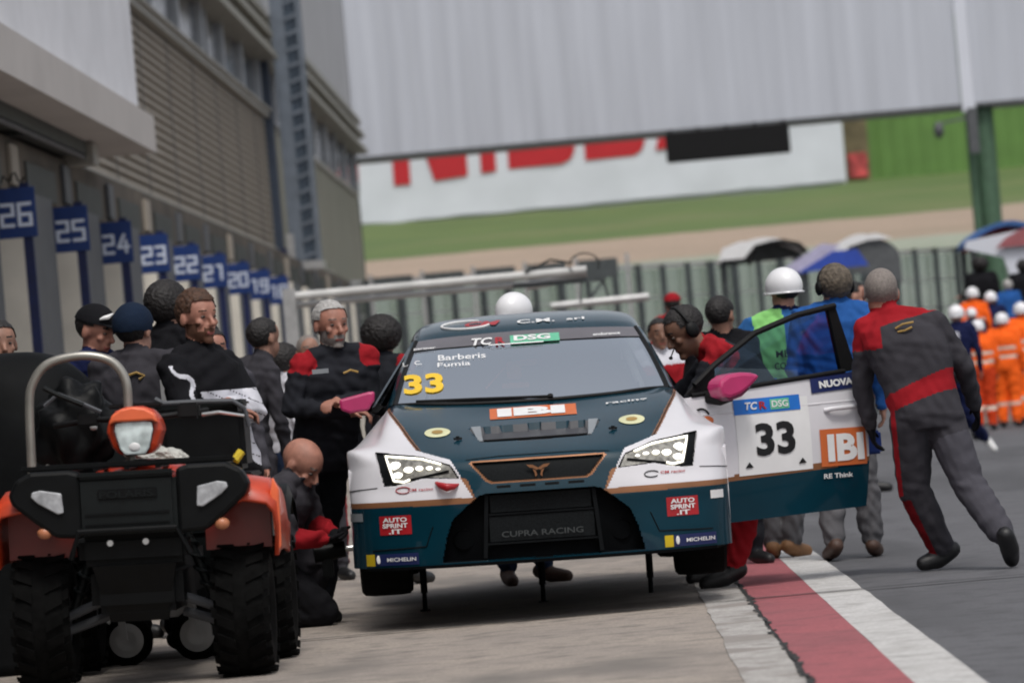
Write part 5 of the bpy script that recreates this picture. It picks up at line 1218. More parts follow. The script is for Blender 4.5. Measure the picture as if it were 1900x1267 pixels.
        if legs:
            hp, kn, an, to = J['hip'+sd], J['kn'+sd], J['an'+sd], J['to'+sd]
            cap(mb, pr, hp, kn, .102*k_, .076*k_, 'thigh'+sd); cap(mb, pr, kn, kn.lerp(an, .40), .075*k_, .074*k_, 'shin'+sd); cap(mb, pr, kn.lerp(an, .35), an.lerp(kn, .10), .075*k_, .063*k_, 'shin'+sd)
            fd = (to-an); heel = an-UP*0; fdh = Vector((fd.x, fd.y, fd.z)).normalized()
            low = (an-kn).normalized()
            hb = an+low*.035*S-fdh*.045*S; 
            cap(mb, pr, hb, an+low*.03*S+fdh*.05*S, .046*S, .049*S, 'shoe', 12); cap(mb, pr, an+low*.028*S+fdh*.04*S, to, .050*S, .040*S, 'shoe', 12)
            cap(mb, pr, an+UP*.01, an+low*.03*S, .046*S, .044*S, 'shoe', 12)
    # head
    H = ellM(J['hl'], J['hf'], J['hu']); hlv, hfv, huv = J['hl'], J['hf'], J['hu']
    HS = S*1.10
    def hp_(a, b, c): return hd+(hlv*a+hfv*b+huv*c)*HS
    mb.ell(hp_(0, -.008, .030), (.077*HS, .098*HS, .088*HS), 24, 16, M=H); mb.ell(hp_(0, .018, -.045), (.057*HS, .070*HS, .074*HS), 20, 12, M=H)
    pr.append((hp_(0, -.02, .04), hp_(0, .02, -.04), .095*HS, .07*HS, 'head'))
    if face:
        mb.ell(hp_(0, .070, -.098), (.026*HS, .022*HS, .020*HS), 12, 8, M=H)
        cap(mb, [], hp_(0, .086, .012), hp_(0, .106, -.024), .008*HS, .0135*HS, 'head', 8); mb.ell(hp_(0, .098, -.030), (.017*HS, .012*HS, .009*HS), 10, 6, M=H)
        cap(mb, [], hp_(-.032, .078, .030), hp_(.032, .078, .030), .0105*HS, .0105*HS, 'head', 8)
        cap(mb, [], hp_(-.018, .082, -.062), hp_(.018, .082, -.062), .008*HS, .008*HS, 'head', 8)
        for sx in (-1, 1):
            mb.ell(hp_(sx*.040, .062, -.018), (.020*HS, .018*HS, .018*HS), 10, 8, M=H)
    for sx in (-1, 1): mb.ell(hp_(sx*.078, -.008, -.006), (.010*HS, .020*HS, .031*HS), 10, 8, M=H)
    # weld into one skin
    me = bpy.data.meshes.new(name); me.from_pydata(mb.v, [], mb.f); o = bpy.data.objects.new('tmp', me); C.objects.link(o)
    r = o.modifiers.new('r', 'REMESH'); r.mode = 'VOXEL'; r.voxel_size = vox
    sm_ = o.modifiers.new('s', 'SMOOTH'); sm_.factor = .5; sm_.iterations = 4
    bpy.context.view_layer.update(); me2 = bpy.data.meshes.new_from_object(o.evaluated_get(bpy.context.evaluated_depsgraph_get())); bpy.data.objects.remove(o); bpy.data.meshes.remove(me)
    nv = len(me2.vertices); co = np.empty(nv*3); me2.vertices.foreach_get('co', co); co = co.reshape(-1, 3)
    nrm = np.empty(nv*3); me2.vertices.foreach_get('normal', nrm); nrm = nrm.reshape(-1, 3)
    def assign(c):
        best = np.full(len(c), 1e9); reg = np.zeros(len(c), int)
        for i, (a, b, ra, rb, rg) in enumerate(pr):
            a = np.array(a); b = np.array(b); d = b-a; L2 = max(d @ d, 1e-9); t = np.clip((c-a) @ d/L2, 0, 1); q = a+t[:, None]*d; dist = np.linalg.norm(c-q, axis=1)/(ra+(rb-ra)*t)
            m_ = dist < best; best[m_] = dist[m_]; reg[m_] = i
        return reg
    REG = [p[4] for p in pr]
    vr = np.array(REG)[assign(co)]
    cl = np.isin(vr, ['top', 'bottom', 'armL', 'armR', 'foreL', 'foreR', 'thighL', 'thighR', 'shinL', 'shinR'])
    x, y, z = co.T; ph = (x[0]*7+y[0]*3) if nv else 0
    wv = np.sin(38*z+9*np.sin(11*x+ph)+6*np.sin(9*y+2))*.5+np.sin(26*x+31*z+5*np.sin(17*z+ph))*.35+np.sin(70*z+20*x+4*np.sin(23*x))*.25
    amp = np.where(np.isin(vr, ['foreL', 'foreR', 'shinL', 'shinR', 'armL', 'armR']), fold, fold*.75)
    co = co+nrm*(wv*amp*cl)[:, None]; me2.vertices.foreach_set('co', co.ravel())
    nf = len(me2.polygons); fc = np.empty(nf*3); me2.polygons.foreach_get('center', fc); fc = fc.reshape(-1, 3)
    fr = np.array(REG, dtype=object)[assign(fc)].astype(object)
    O0 = np.array(pel); 
    hc = (fc-np.array(hd)) @ np.array([list(hlv), list(hfv), list(huv)]).T/HS     # head frame
    isH = (fr == 'head')
    default = dict(top='top', armL='top', armR='top', foreL='top' if sleeves else 'skin', foreR='top' if sleeves else 'skin', bottom='bottom', thighL='bottom', thighR='bottom', shinL='bottom', shinR='bottom', shoe='shoe', hand='hand', head='skin', neck='skin')
    res = np.array([default[q] for q in fr], dtype=object)
    if face:
        res[isH & (abs(hc[:, 0]) < .024) & (hc[:, 1] > .07) & (abs(hc[:, 2]+.063) < .0075)] = 'lip'
        res[isH & (abs(abs(hc[:, 0])-.032) < .016) & (hc[:, 1] > .06) & (abs(hc[:, 2]-.034) < .0045)] = 'brow'
    if beard:
        bm_ = isH & (hc[:, 1] > -.015) & (((hc[:, 2] < -.055)) | ((hc[:, 2] < -.02) & (abs(hc[:, 0]) > .048)) | ((hc[:, 2] < -.040) & (abs(hc[:, 0]) < .03) & (hc[:, 1] > .06)))
        bm_ &= ~((abs(hc[:, 0]) < .020) & (abs(hc[:, 2]+.064) < .006)); res[bm_] = 'beard'
    if hair == 'stubble': res[isH & (hc[:, 2] > np.where(hc[:, 1] < 0, -.04, .02)) & (abs(hc[:, 0]) < .079) & ((hc[:, 1] < .055) | (hc[:, 2] > .10)) ] = 'hair'
    if paint is not None: res = paint(fc, fr, res, J, (fc-np.array(pel)) @ np.array([list(sl_), list(spine.cross(sl_)*-1), list(spine)]).T)
    base = dict(skin=SKINS[skin], hand=SKINS[skin], lip='lip', brow='brow_grey' if hairc == 'hair_grey' or hair in (None, 'stubble') else hairc, beard=beard or 'beard_ginger', hair='hair_stubble', top='suit_grey', bottom='suit_grey', shoe='shoe_black'); base.update(cols)
    used = sorted(set(res)); mi_ = np.array([used.index(q) for q in res], np.int32)
    for u_ in used: me2.materials.append(MATS[base.get(u_, u_)])
    me2.polygons.foreach_set('material_index', mi_); me2.polygons.foreach_set('use_smooth', [True]*nf)
    me2.name = name
    root = bpy.data.objects.new(name, me2); C.objects.link(root)
    org = Vector((pel.x, pel.y, 0)); me2.transform(Matrix.Translation(-org)); root.location = org
    tag(root, label, cat, group)
    def child(mb, nm, m, **k): mb.v = [(v[0]-org.x, v[1]-org.y, v[2]-org.z) for v in mb.v]; return mb.build(nm, m, root, **k)
    if face:
        for sx in (-1, 1):
            mb = MB(); mb.ell(hp_(sx*.031, .0755, .008), (.0125*S, .009*S, .0065*S), 10, 8, M=H); e = child(mb, 'eye', 'eye_white', smooth=True)
            mb = MB(); mb.ell(hp_(sx*.031, .0815, .008), (.0068*S, .005*S, .0056*S), 8, 6, M=H); mb.v = [(v[0]-org.x, v[1]-org.y, v[2]-org.z) for v in mb.v]; mb.build('iris', 'eye_dark', e, smooth=True)
    def shell(rx, ry, rz, cz, amp, cut, m, nm='hair', fr_=6, cy=-.012, sub=5):
        bm = bmesh.new(); bmesh.ops.create_icosphere(bm, subdivisions=sub, radius=1); dl = []
        for v in bm.verts:
            n_ = v.co.copy(); k = 1+amp*(noise.noise(n_*fr_)+.6*noise.noise(n_*fr_*2.7)); v.co = Vector((n_.x*rx*k, n_.y*ry*k, n_.z*rz*k))
            if cut(v.co.x, v.co.y+cy, v.co.z+cz): dl.append(v)
        bmesh.ops.delete(bm, geom=dl, context='VERTS'); bm.verts.index_update()
        vs = [hp_(v.co.x, v.co.y+cy, v.co.z+cz)[:] for v in bm.verts]; fs = [[v.index for v in f_.verts] for f_ in bm.faces]; bm.free()
        mb = MB(); mb.add(vs, fs); return child(mb, nm, m, smooth='full')
    # frame: x left, y forward, z up (metres, head centre)
    if hair == 'short': shell(.082, .104, .092, .034, .03, lambda x, y, z: (y > .035 and z < .075+.25*(y-.035)) or (y > -.02 and z < .03) or z < -.045, hairc)
    if hair == 'quiff': shell(.082, .106, .100, .036, .07, lambda x, y, z: (y > .045 and z < .078) or (y > -.015 and z < .025) or z < -.04, hairc)
    if hair == 'curly': shell(.125, .13, .118, .042, .07, lambda x, y, z: (y > .05 and z < .06) or z < -.09, hairc, fr_=9)
    if hair == 'bushy': shell(.095, .113, .102, .03, .05, lambda x, y, z: (y > .045 and z < .065) or z < -.08, hairc, fr_=10)
    if headgear == 'helmet':
        h_ = shell(.100, .118, .106, .030, 0, lambda x, y, z: z < -.01, cols.get('helmet', 'helmet_white'), 'helmet', cy=-.005)
        mb = MB(); mb.tube([hp_(.103*math.cos(t), .120*math.sin(t)-.005, -.009) for t in np.linspace(0, 2*math.pi, 29)[:-1]], .006*S, 6, close=True); mb.prism([hp_(-.07, .100, -.004), hp_(-.045, .145, -.012), hp_(.045, .145, -.012), hp_(.07, .100, -.004)], huv[:], .008); mb.v = [(v[0]-org.x, v[1]-org.y, v[2]-org.z) for v in mb.v]; mb.build('rim', cols.get('helmet', 'helmet_white'), h_, smooth=True)
    if headgear in ('cap', 'beanie'):
        cm = cols.get('cap', 'cloth_black')
        h_ = shell(.090, .110, .098 if headgear == 'cap' else .105, .035, .01, lambda x, y, z: z < (.045 if headgear == 'cap' else .0) or (headgear == 'beanie' and y > .03 and z < .03), cm, headgear)
        if headgear == 'cap':
            mb = MB(); mb.prism([hp_(-.065, .075, .050), hp_(-.045, .155, .040), hp_(0, .17, .038), hp_(.045, .155, .040), hp_(.065, .075, .050)], huv[:], .008); mb.v = [(v[0]-org.x, v[1]-org.y, v[2]-org.z) for v in mb.v]; mb.build('peak', cm, h_)
            if cols.get('cap_mark'):
                mb = MB(); a_ = math.radians(cols['cap_mark']); cm_ = lambda t, z: hp_(.096*math.sin(t)*.95, -.012+.116*math.cos(t)*.97, z)
                mb.tube([cm_(a_-.28, .075), cm_(a_-.1, .085), cm_(a_+.1, .092), cm_(a_+.35, .112)], [.004, .012, .014, .004], 8); mb.v = [(v[0]-org.x, v[1]-org.y, v[2]-org.z) for v in mb.v]; mb.build('mark', 'sticker_white', h_, smooth=True)
    if cols.get('headset'):
        hs_ = None
        for sx in (-1, 1):
            mb = MB(); mb.ell(hp_(sx*.095, -.008, .0), (.022*S, .036*S, .045*S), 16, 10, M=H); q = child(mb, 'ear_defender', 'black', smooth=True)
        mb = MB(); mb.tube([hp_(.098*math.cos(t), -.01, .02+.105*math.sin(t)) for t in np.linspace(0, math.pi, 16)], .009*S, 8); child(mb, 'headband', 'black', smooth=True)
        if cols['headset'] == 'mic':
            mb = MB(); mb.tube([hp_(-.10, .0, -.02), hp_(-.09, .07, -.06), hp_(-.045, .115, -.075)], .004, 6); mb.ell(hp_(-.035, .118, -.075), (.012, .012, .010), 10, 8); child(mb, 'microphone', 'black', smooth=True)
    return root, child, hp_
# clothing patterns: c world centres, r body region, m result, J joints, t torso frame (left, back(-)/front(+), up from pelvis)
def suit(c, r, m, J, t):
    top = np.isin(r, ['top', 'armL', 'armR'])
    sl = np.array(J['shL']); sr = np.array(J['shR']); 
    for sh in (sl, sr):
        d = np.linalg.norm(c-sh, axis=1); m[top & (d < .088*J['s']) & (c[:, 2] > sh[2]-.06)] = 'suit_red'
    m[np.isin(r, ['thighL', 'thighR', 'shinL', 'shinR']) & (abs(t[:, 0]) > .155) & (abs(t[:, 1]) < .06)] = 'suit_red'
    return m
def redback(c, r, m, J, t):
    m = suit(c, r, m, J, t); m[np.isin(r, ['top', 'bottom']) & (t[:, 2] > .05+.10*abs(t[:, 0])) & (t[:, 2] < .19+.25*(-t[:, 0]))] = 'suit_red'; return m
def hivis(c, r, m, J, t):
    k = (m == 'top') | (m == 'bottom')
    z = t[:, 2]; m[np.isin(r, ['top']) & ((abs(z-.12) < .025) | (abs(z-.24) < .025))] = 'reflective'
    m[np.isin(r, ['shinL', 'shinR']) & (abs(c[:, 2]-J['knL'].z+.12) < .03)] = 'reflective'; return m
CR = dict(elL=(.23,.02,1.20), wrL=(-.03,.22,1.21), elR=(-.23,.02,1.20), wrR=(.05,.20,1.15))     # arms crossed

# --- mechanic in grey and red overalls striding away at the right
J = stand(1.83, 25.1, 1.78, 178, W=dict(pelvis=(1.83,25.1,.90), chest=(1.77,25.14,1.19), neck=(1.70,25.2,1.40), head=(1.65,25.24,1.545),
   shL=(1.565,25.2,1.335), elL=(1.505,25.28,1.05), wrL=(1.535,25.33,.82), shR=(1.925,25.16,1.335), elR=(2.07,25.2,1.10), wrR=(2.12,25.34,.88),
   hipL=(1.745,25.1,.845), knL=(1.735,25.2,.455), anL=(1.87,25.32,.115), toL=(1.76,25.3,.045), hipR=(1.915,25.1,.845), knR=(2.02,25.02,.47), anR=(2.17,24.78,.17), toR=(2.205,24.86,.045)), tilt=6)
J['shR'] = Vector((1.925, 25.16, 1.335)); J['s'] = 1.09
def p20(c, r, m, J, t):
    top = np.isin(r, ['top', 'armL', 'armR', 'foreL', 'foreR'])
    m[top & (c[:, 0] < 1.62) & (c[:, 2] > 1.24)] = 'suit_red'; m[top & (t[:, 2] > .485) & (t[:, 0] > -.20)] = 'suit_red'
    m[np.isin(r, ['top', 'bottom']) & (t[:, 2] > .03-.04*t[:, 0]) & (t[:, 2] < .135-.12*t[:, 0])] = 'suit_red'
    m[(abs(t[:, 0]-.178) < .014) & (t[:, 2] < .12) & (t[:, 2] > -.40) & np.isin(r, ['top', 'bottom', 'thighL'])] = 'suit_red'
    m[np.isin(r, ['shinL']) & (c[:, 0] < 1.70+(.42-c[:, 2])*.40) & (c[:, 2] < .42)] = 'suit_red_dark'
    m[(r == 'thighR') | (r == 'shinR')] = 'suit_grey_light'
    return m
root, child, hp_ = human('mechanic with shaved head in grey and red overalls striding away right of the car door', J, dict(hand='cloth_black', shoe='shoe_black'), p20, hair='stubble', bulk=1.10, wide=1.08, skin='red', face=False, vox=.008, fold=.005)
mb = MB(); mb.tube([(1.70, 25.035, 1.345), (1.74, 25.02, 1.365), (1.80, 25.02, 1.372)], .006, 6); mb.tube([(1.71, 25.03, 1.325), (1.75, 25.015, 1.33), (1.79, 25.02, 1.345)], .006, 6); child(mb, 'badge', 'emblem_gold', smooth=True)
# --- marshal with white helmet seen from behind, beyond the door
J = stand(1.16, 28.5, 1.80, 176, B=dict(anL=(.10,-.0,.095), toL=(.10,.16,.035), anR=(-.02,0,.095), toR=(-.10,.13,.035), knR=(-.05,.02,.50), elL=(.29,.05,1.17), wrL=(.20,.22,1.10), elR=(-.29,.05,1.17), wrR=(-.20,.22,1.1)), W=dict(head=(1.265,28.5,1.655), neck=(1.245,28.5,1.50), chest=(1.22,28.5,1.30)), head_yaw=210)
J['shL'] = Vector((1.05, 28.5, 1.43)); J['shR'] = Vector((1.42, 28.5, 1.44))
def p18(c, r, m, J, t): m[(r == 'top') & (abs(t[:, 0]+.0) < .095) & (t[:, 2] > .13) & (c[:, 1] < 28.5)] = 'tabard_green'; m[(t[:, 2] > .56) & (r == 'top')] = 'cloth_navy'; return m
root, child, _ = human('marshal in white helmet, blue jacket and green tabard standing beyond the car door window', J, dict(top='cloth_blue2', bottom='trouser_grey', shoe='shoe_tan', hand='skin_light'), p18, headgear='helmet', hair='short', bulk=1.12, wide=1.1, face=False)
for k, (tx, w_) in enumerate((('MED', .13), ('CORSA', .16))):
    v, f_ = text_fit(tx, w_, .045, .02); mb = MB(); mb.add([(1.24+x, 28.325, 1.27-.075*k+z) for x, z in v], f_); child(mb, 'lettering', 'suit_dark')
# --- curly grey man in blue jacket with headset
J = stand(1.50, 27.6, 1.78, 172, B=dict(anL=(.10,-.05,.11), toL=(.16,.12,.035), knL=(.11,.06,.50), anR=(-.12,.08,.095), toR=(-.13,.26,.035)), W=dict(head=(1.53,27.6,1.64), neck=(1.54,27.58,1.50)), head_yaw=200)
human('man with bushy greying hair and headset in royal blue jacket behind the car door', J, dict(top='cloth_blue', bottom='trouser_grey', shoe='shoe_brown', headset='band'), None, hair='bushy', hairc='hair_greybrown', bulk=1.12, wide=1.12, face=False)
# --- man leaning at the open door with headset
J = stand(.95, 25.75, 1.78, -80, W=dict(pelvis=(1.02,25.75,.93), chest=(.88,25.7,1.15), neck=(.68,25.65,1.33), head=(.565,25.6,1.435), shL=(.76,25.50,1.29), shR=(.76,25.85,1.29), elL=(.60,25.45,1.10), wrL=(.50,25.5,.98), elR=(.55,25.85,1.12), wrR=(.38,25.75,1.05),
   hipL=(1.0,25.62,.88), hipR=(1.0,25.85,.88), knL=(.84,25.42,.48), anL=(.715,25.36,.11), toL=(.555,25.34,.035), knR=(.80,25.95,.48), anR=(.66,26.25,.1), toR=(.50,26.2,.035)), head_yaw=-72, pitch=28)
J['s'] = 1.06
def p14(c, r, m, J, t):
    for k in ('shL', 'shR'): m[np.isin(r, ['top', 'armL', 'armR']) & (np.linalg.norm(c-np.array(J[k]), axis=1) < .115)] = 'suit_red'
    m[np.isin(r, ['shinL', 'thighL'])] = 'suit_red'; m[(r == 'top') & (t[:, 2] > .50)] = 'suit_red'; return m
human('dark haired mechanic with black ear defenders bending into the open driver door opening', J, dict(top='suit_dark', bottom='suit_dark', headset='mic', shoe='shoe_black'), p14, hair='short', hairc='hair_dark', skin='dark', beard=None)
# --- dark haired man in black just behind him
J = stand(.80, 28.0, 1.72, 0, W=dict(head=(.765,28.0,1.50)), B=None, head_yaw=-60); d_ = Vector((0, 0, -.12))
J = stand(.84, 28.0, 1.66, 20, head_yaw=150)
human('man with black hair in plain black jacket right behind the mechanic with ear defenders', J, dict(top='cloth_black', bottom='suit_dark'), None, hair='short', hairc='hair_dark', skin='tan', vox=.011, bulk=1.05)
# --- person in white and red behind, left of the leaning mechanic
J = stand(.545, 33, 1.62, 10)
def wr_(c, r, m, J, t): m[(r == 'top') & (t[:, 2] < .38)] = 'suit_red'; return m
human('dark haired helper in white and red top seen between windscreen and leaning mechanic', J, dict(top='cloth_white', bottom='suit_dark'), wr_, hair='short', hairc='hair_dark', skin='dark', vox=.012, bulk=1.1)
# --- red cap figure far behind
J = stand(1.04, 52, 2.10*.86, 170, z0=.32)
human('distant figure in red cap and red jacket standing above the leaning mechanic', J, dict(top='suit_red', bottom='suit_dark', cap='suit_red'), None, headgear='cap', hair='short', vox=.016, face=False)
mb = MB(); mb.box(.7, 1.4, 51.7, 52.3, 0, .32, bev=.02); o = mb.build('step_box', 'galvanised'); tag(o, 'metal step box under the distant figure in red', 'step')
J = stand(.35, 46, 1.62, 30); human('distant bystander in yellow-green vest behind the right windscreen pillar', J, dict(top='tabard_green', bottom='suit_dark'), None, hair='short', vox=.016, face=False)
# --- white shirt person
J = stand(2.42, 41, 1.90, 95); human('tall person in lilac white shirt behind the two men at the door', J, dict(top='cloth_lilac', bottom='jeans'), None, hair='short', vox=.013, face=False)
# --- marshal behind the car, helmet above the roof
J = stand(-.46, 28.1, 1.74, 0, B=dict(anL=(.10,0,.095), anR=(-.13,.05,.095), toL=(.24,.10,.035), toR=(-.10,.20,.035)), W=dict(head=(-.415,28.1,1.645), neck=(-.43,28.1,1.49)), head_yaw=-40)
human('person with white helmet standing right behind the car, jeans visible under it', J, dict(top='cloth_navy', bottom='jeans', shoe='shoe_brown'), None, headgear='helmet', hair='short', vox=.01)
# --- grey haired mechanic, arms crossed
J = stand(-1.43, 25.3, 1.78, 22, B=dict(CR), W={k: (x*.951, y*.951, 1.2+(z-1.2)*.951) for k, (x, y, z) in dict(head=(-1.455,26.58,1.655), neck=(-1.455,26.6,1.49), shR=(-1.64,26.55,1.42), shL=(-1.275,26.68,1.44), pelvis=(-1.56,26.75,.98), chest=(-1.49,26.65,1.28), hipL=(-1.53,26.9,.92), hipR=(-1.68,26.8,.92), knL=(-1.62,27.1,.49), knR=(-1.76,27.0,.49), anL=(-1.68,27.2,.035), anR=(-1.80,27.1,.035), toL=(-1.62,27.0,-.03), toR=(-1.82,26.9,-.03)).items()}, head_yaw=30, pitch=4)
J['s'] = 1.05
root, child, _ = human('grey haired bearded man in dark overalls with red shoulders, arms crossed beside the pink mirror', J, dict(top='suit_dark', bottom='suit_dark', shoe='shoe_black'), suit, hair='short', hairc='hair_grey', beard='beard_grey', skin='red', bulk=1.08, wide=1.06, grip=.7, vox=.0075)
mb = MB(); mb.box(-1.50, -1.41, 25.115, 25.122, 1.375, 1.40); child(mb, 'badge', 'sticker_grey')
mb = MB(); mb.tube([(-1.33, 25.13, 1.365), (-1.29, 25.14, 1.38), (-1.25, 25.15, 1.365)], .006, 6); child(mb, 'emblem', 'emblem_gold')
# --- curly dark haired person behind the car
J = stand(-1.30, 29.5, 1.72, 160)
human('person with big curly dark hair standing behind the rear left of the car', J, dict(top='suit_dark', bottom='suit_dark'), suit, hair='curly', hairc='hair_dark', skin='tan', face=False, vox=.011)
# --- bald face between
J = stand(-1.88, 31.2, 1.70, 15); human('balding man peering out left of the grey haired mechanic', J, dict(top='suit_grey', bottom='suit_grey'), suit, hair='stubble', skin='tan', vox=.011)
# --- red and grey overalls, back turned
J = stand(-2.14, 28.3, 1.76, 165, W=dict(head=(-1.965,28.32,1.64), neck=(-2.0,28.3,1.49)), head_yaw=130)
def p7(c, r, m, J, t):
    m[np.isin(r, ['armL', 'top']) & (t[:, 0] > .07)] = 'suit_red'; m[(t[:, 0] < -.0) & (t[:, 0] > -.09) & (t[:, 2] < .42) & (r != 'head')] = 'suit_red'
    m[(r == 'foreL') | ((r == 'armL') & (c[:, 2] < 1.28))] = 'suit_red'; return m
human('dark haired mechanic in grey overalls with red sleeve, back turned, beside the garages', J, dict(top='suit_grey', bottom='suit_grey'), p7, hair='short', hairc='hair_dark', skin='tan', face=False, bulk=1.0, wide=1.0)
# --- white shirt
J = stand(-1.98, 30, 1.63, 120)
root, child, _ = human('person in white shirt with round red print, half hidden behind the red-sleeved mechanic', J, dict(top='cloth_white', bottom='jeans'), None, hair='bushy', hairc='hair_dark', skin='tan', face=False, vox=.011, bulk=1.05)
mb = MB(); mb.lathe([(0, .0), (.004, .055)], (-1.90, 29.84, 1.26), 'y', 16); child(mb, 'print', 'sticker_red')
# --- cluster at the left
J = stand(-1.90, 23.0, 1.86, 52, W={k: (x*1.05, y*1.05, 1.2+(z-1.2)*1.05) for k, (x, y, z) in dict(head=(-1.83,21.88,1.665), neck=(-1.84,21.9,1.51), chest=(-1.82,21.9,1.28), pelvis=(-1.77,21.95,.98), shR=(-1.96,21.74,1.42), shL=(-1.73,22.05,1.42), elR=(-1.88,21.60,1.20), wrR=(-1.68,21.66,1.20), elL=(-1.60,21.95,1.20), wrL=(-1.70,21.66,1.25), hipL=(-1.70,22.02,.92), hipR=(-1.84,21.88,.92)).items()}, head_yaw=44, pitch=3)
def p1_(c, r, m, J, t):
    k = np.isin(r, ['top', 'foreL', 'foreR', 'armL', 'armR', 'bottom']); v = c[:, 0]/1.05+(c[:, 2]-1.2)*.55
    wv = .02*np.sin(c[:, 2]*40)+.015*np.sin(c[:, 0]*55)
    m[k & (v+wv > -1.74) & (c[:, 2] < 1.32) & (c[:, 2] > .9)] = 'cloth_white'; m[k & (abs(v+1.80+wv) < .014) & (c[:, 2] < 1.46) & (c[:, 2] > 1.25)] = 'cloth_white'
    m[k & (v+wv > -1.74) & (c[:, 2] < 1.32) & (abs(np.sin(c[:, 2]*55+c[:, 0]*30)) < .10)] = 'suit_grey'
    return m
human('ginger bearded man in black and white racing shirt, arms folded, behind the quad bike', J, dict(top='cloth_black', bottom='cloth_black', hand='skin_red'), p1_, hair='quiff', hairc='hair_ginger', beard='beard_ginger', skin='red', bulk=1.12, wide=1.1, vox=.007, grip=.8)
J = stand(-2.30, 23.5, 1.80, 165, head_yaw=150)
root, child, _ = human('person in dark grey jacket and navy beanie with back turned, left of the bearded man', J, dict(top='suit_grey', bottom='suit_dark', cap='beanie_navy'), None, headgear='beanie', hair='short', face=False, bulk=1.1, wide=1.1)
mb = MB(); mb.tube([(-2.33, 23.365, 1.44), (-2.29, 23.36, 1.45), (-2.25, 23.365, 1.43), (-2.28, 23.36, 1.415)], .007, 6); child(mb, 'badge', 'emblem_gold')
J = stand(-2.69, 25.2, 1.86, 60, pitch=18); human('person in black cap with white mark looking down at the far left', J, dict(top='cloth_navy', bottom='suit_dark', cap='cloth_black', cap_mark=-35), None, headgear='cap', hair='short', skin='red', bulk=1.05)
J = stand(-2.27, 25.1, 1.96, 150); human('tall dark haired man in black standing behind the ginger bearded man', J, dict(top='cloth_black', bottom='cloth_black'), None, hair='bushy', hairc='hair_dark', skin='tan', bulk=1.05)
J = stand(-3.06, 24.0, 1.80, 20); human('dark haired person cut off by the left edge of the view', J, dict(top='suit_dark', bottom='suit_dark'), None, hair='short', skin='tan', vox=.01)
J = stand(-2.13, 26.2, 1.70, 25); human('young dark haired man in grey top between bearded man and red-sleeved mechanic', J, dict(top='suit_grey_light', bottom='suit_dark'), None, hair='short', hairc='hair_dark', skin='red', vox=.01)
J = stand(-2.27, 27.3, 1.78, 25); human('man with long dark hair half hidden behind the ginger bearded man', J, dict(top='suit_dark', bottom='suit_dark'), None, hair='bushy', hairc='hair_dark', skin='tan', vox=.011)
# --- kneeling mechanic at the left front wheel
J = stand(-1.75, 25.0, 1.78, 70, W=dict(pelvis=(-1.86,25.02,.40), chest=(-1.73,25.0,.66), neck=(-1.655,25.0,.80), head=(-1.595,24.98,.885), shR=(-1.72,24.83,.74), shL=(-1.63,25.17,.74), elR=(-1.69,24.80,.50), wrR=(-1.50,24.90,.475), elL=(-1.56,25.2,.56), wrL=(-1.46,25.05,.50),
   hipR=(-1.84,24.93,.36), knR=(-1.545,24.96,.085), anR=(-1.93,24.98,.10), toR=(-2.02,24.98,.05), hipL=(-1.82,25.12,.36), knL=(-1.58,25.22,.36), anL=(-1.66,25.25,.095), toL=(-1.50,25.25,.035)), head_yaw=62, pitch=38)
J['s'] = 1.12
def p12(c, r, m, J, t):
    m[np.isin(r, ['foreR', 'foreL'])] = 'suit_red'; m[np.isin(r, ['thighL', 'shinL'])] = 'suit_grey'; return m
human('bald mechanic kneeling on one knee beside the front left wheel of the car', J, dict(top='suit_grey', bottom='cloth_black', hand='cloth_black'), p12, hair=None, skin='red', bulk=1.08, grip=.9, vox=.0075)
w_ = thing('impact_wrench', 'black impact wrench held by the kneeling mechanic', 'wrench', (-1.50, 25.02, .40))
mb = MB(); mb.tube([(-.07, 0, .0), (.10, .02, .01)], [.055, .045], 14); mb.build('motor_body', 'plastic_black', w_, smooth=True)
mb = MB(); mb.box(-.03, .03, -.02, .02, -.14, 0, bev=.01); mb.build('handle', 'plastic_panel', w_)
mb = MB(); mb.tube([(.10, .02, .01), (.17, .025, .012)], .018, 10); mb.build('socket', 'chrome', w_, smooth=True)
# --- blue container by the door edge
bx = thing('tool_box', 'royal blue tool box carried at the edge of the open door', 'tool box', (1.50, 25.75, .66))
mb = MB(); mb.box(-.10, .11, -.08, .08, .0, .13, bev=.012); mb.build('box_body', 'glove_blue', bx, smooth=True); mb = MB(); mb.tube([(-.05, 0, .13), (-.04, 0, .17), (.05, 0, .17), (.06, 0, .13)], .008, 8); mb.build('handle', 'black', bx, smooth=True)
# --- far right crowd
J = stand(4.0, 49, 1.70, 160, W=dict(pelvis=(3.95,49,.86), chest=(3.78,48.9,1.10), neck=(3.64,48.85,1.30), head=(3.58,48.8,1.43), shL=(3.50,48.9,1.25), shR=(3.80,48.8,1.24), elL=(3.5,48.9,1.0), elR=(3.88,48.7,1.0), wrR=(3.8,48.5,.9), wrL=(3.5,48.7,.85), hipL=(3.88,49,.84), hipR=(4.03,49,.85), knR=(3.98,49.05,.52), anR=(4.22,49.4,.22), toR=(4.30,49.35,.10), knL=(3.75,49,.48)), lean=.1)
human('runner in dark clothes with one pale shoe kicked back, behind the striding mechanic', J, dict(top='suit_dark', bottom='cloth_navy', shoe='shoe_white'), None, hair='short', vox=.013, face=False)
def bl(c, r, m, J, t): m[(r == 'top') & (abs(t[:, 0]-.03) < .05) & (abs(t[:, 2]-.40) < .05)] = 'cloth_white'; return m
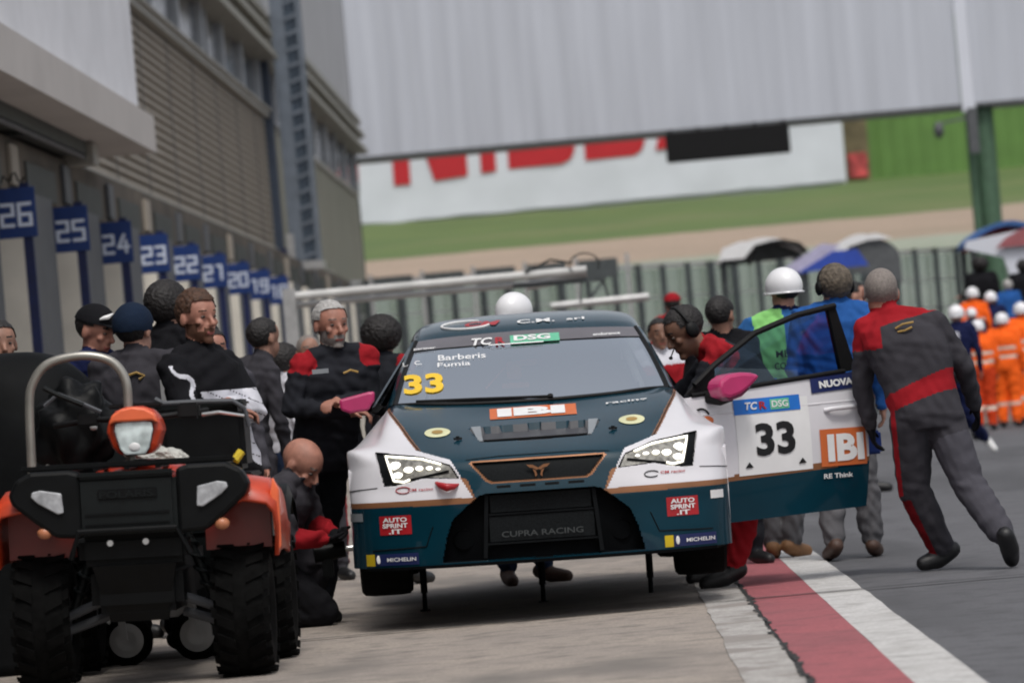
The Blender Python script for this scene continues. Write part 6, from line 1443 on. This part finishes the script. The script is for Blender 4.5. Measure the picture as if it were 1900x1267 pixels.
J = stand(4.88, 60, 1.78, 170); human('marshal in white helmet and dark blue jacket standing apart in the distance', J, dict(top='cloth_navy', bottom='suit_dark'), bl, headgear='helmet', vox=.015, face=False)
crowd = [
 ((6.18, 72.5), 1.66, .50, 175, 'slim marshal in orange standing highest on the platform steps', 'tall'),
 ((5.66, 66.0), 1.60, 0, 175, 'orange marshal with white helmet nearest the lane in the crowd', 'hv'),
 ((6.12, 67.2), 1.68, 0, 160, 'orange marshal second from the left in the front row of the crowd', 'hv'),
 ((6.55, 68.6), 1.82, 0, 190, 'orange marshal at the right end of the front row', 'hv'),
 ((6.08, 71.8), 1.38, .45, 185, 'white helmeted head in purple top behind the front row of marshals', 'navy'),
 ((6.47, 72.6), 1.62, .45, 170, 'white helmeted person in dark jacket on the step behind the front row', 'navy'),
 ((6.98, 75.0), 1.42, .85, 180, 'grey haired spectator among the helmets at the right edge', 'grey'),
 ((6.78, 77.5), 1.86, .85, 170, 'large person in black standing above the marshals', 'black'),
 ((7.35, 76.0), 1.75, .85, 185, 'person in black at the far right edge of the crowd', 'black'),
]
for (xy, h, z0, yw, lb, kd) in crowd:
    J = stand(xy[0], xy[1], h, yw, z0=z0)
    J['wrL'] = J['wrL']+Vector((.1*math.sin(xy[0]*9), -.12, .18*(1+math.sin(xy[0]*5)))); J['elL'] = J['elL']+Vector((.02, -.05, .02))
    if kd in ('hv', 'tall'): human(lb, J, dict(top='hi_vis', bottom='hi_vis' if kd == 'hv' and xy[0] > 5.8 else 'hi_vis_dark', shoe='shoe_black'), hivis, headgear='helmet', vox=.016, face=False, group='marshals in orange', bulk=1.25 if kd == 'hv' else .9, wide=1.15)
    elif kd == 'navy': human(lb, J, dict(top='cloth_navy', bottom='suit_dark'), None, headgear='helmet', vox=.016, face=False, bulk=1.1)
    elif kd == 'grey': human(lb, J, dict(top='cloth_blue', bottom='suit_dark'), None, hair='bushy', hairc='hair_grey', vox=.016, face=False)
    else: human(lb, J, dict(top='cloth_black', bottom='cloth_black'), None, hair='curly' if h > 1.8 else 'bushy', hairc='hair_dark', vox=.016, face=False, bulk=1.35)
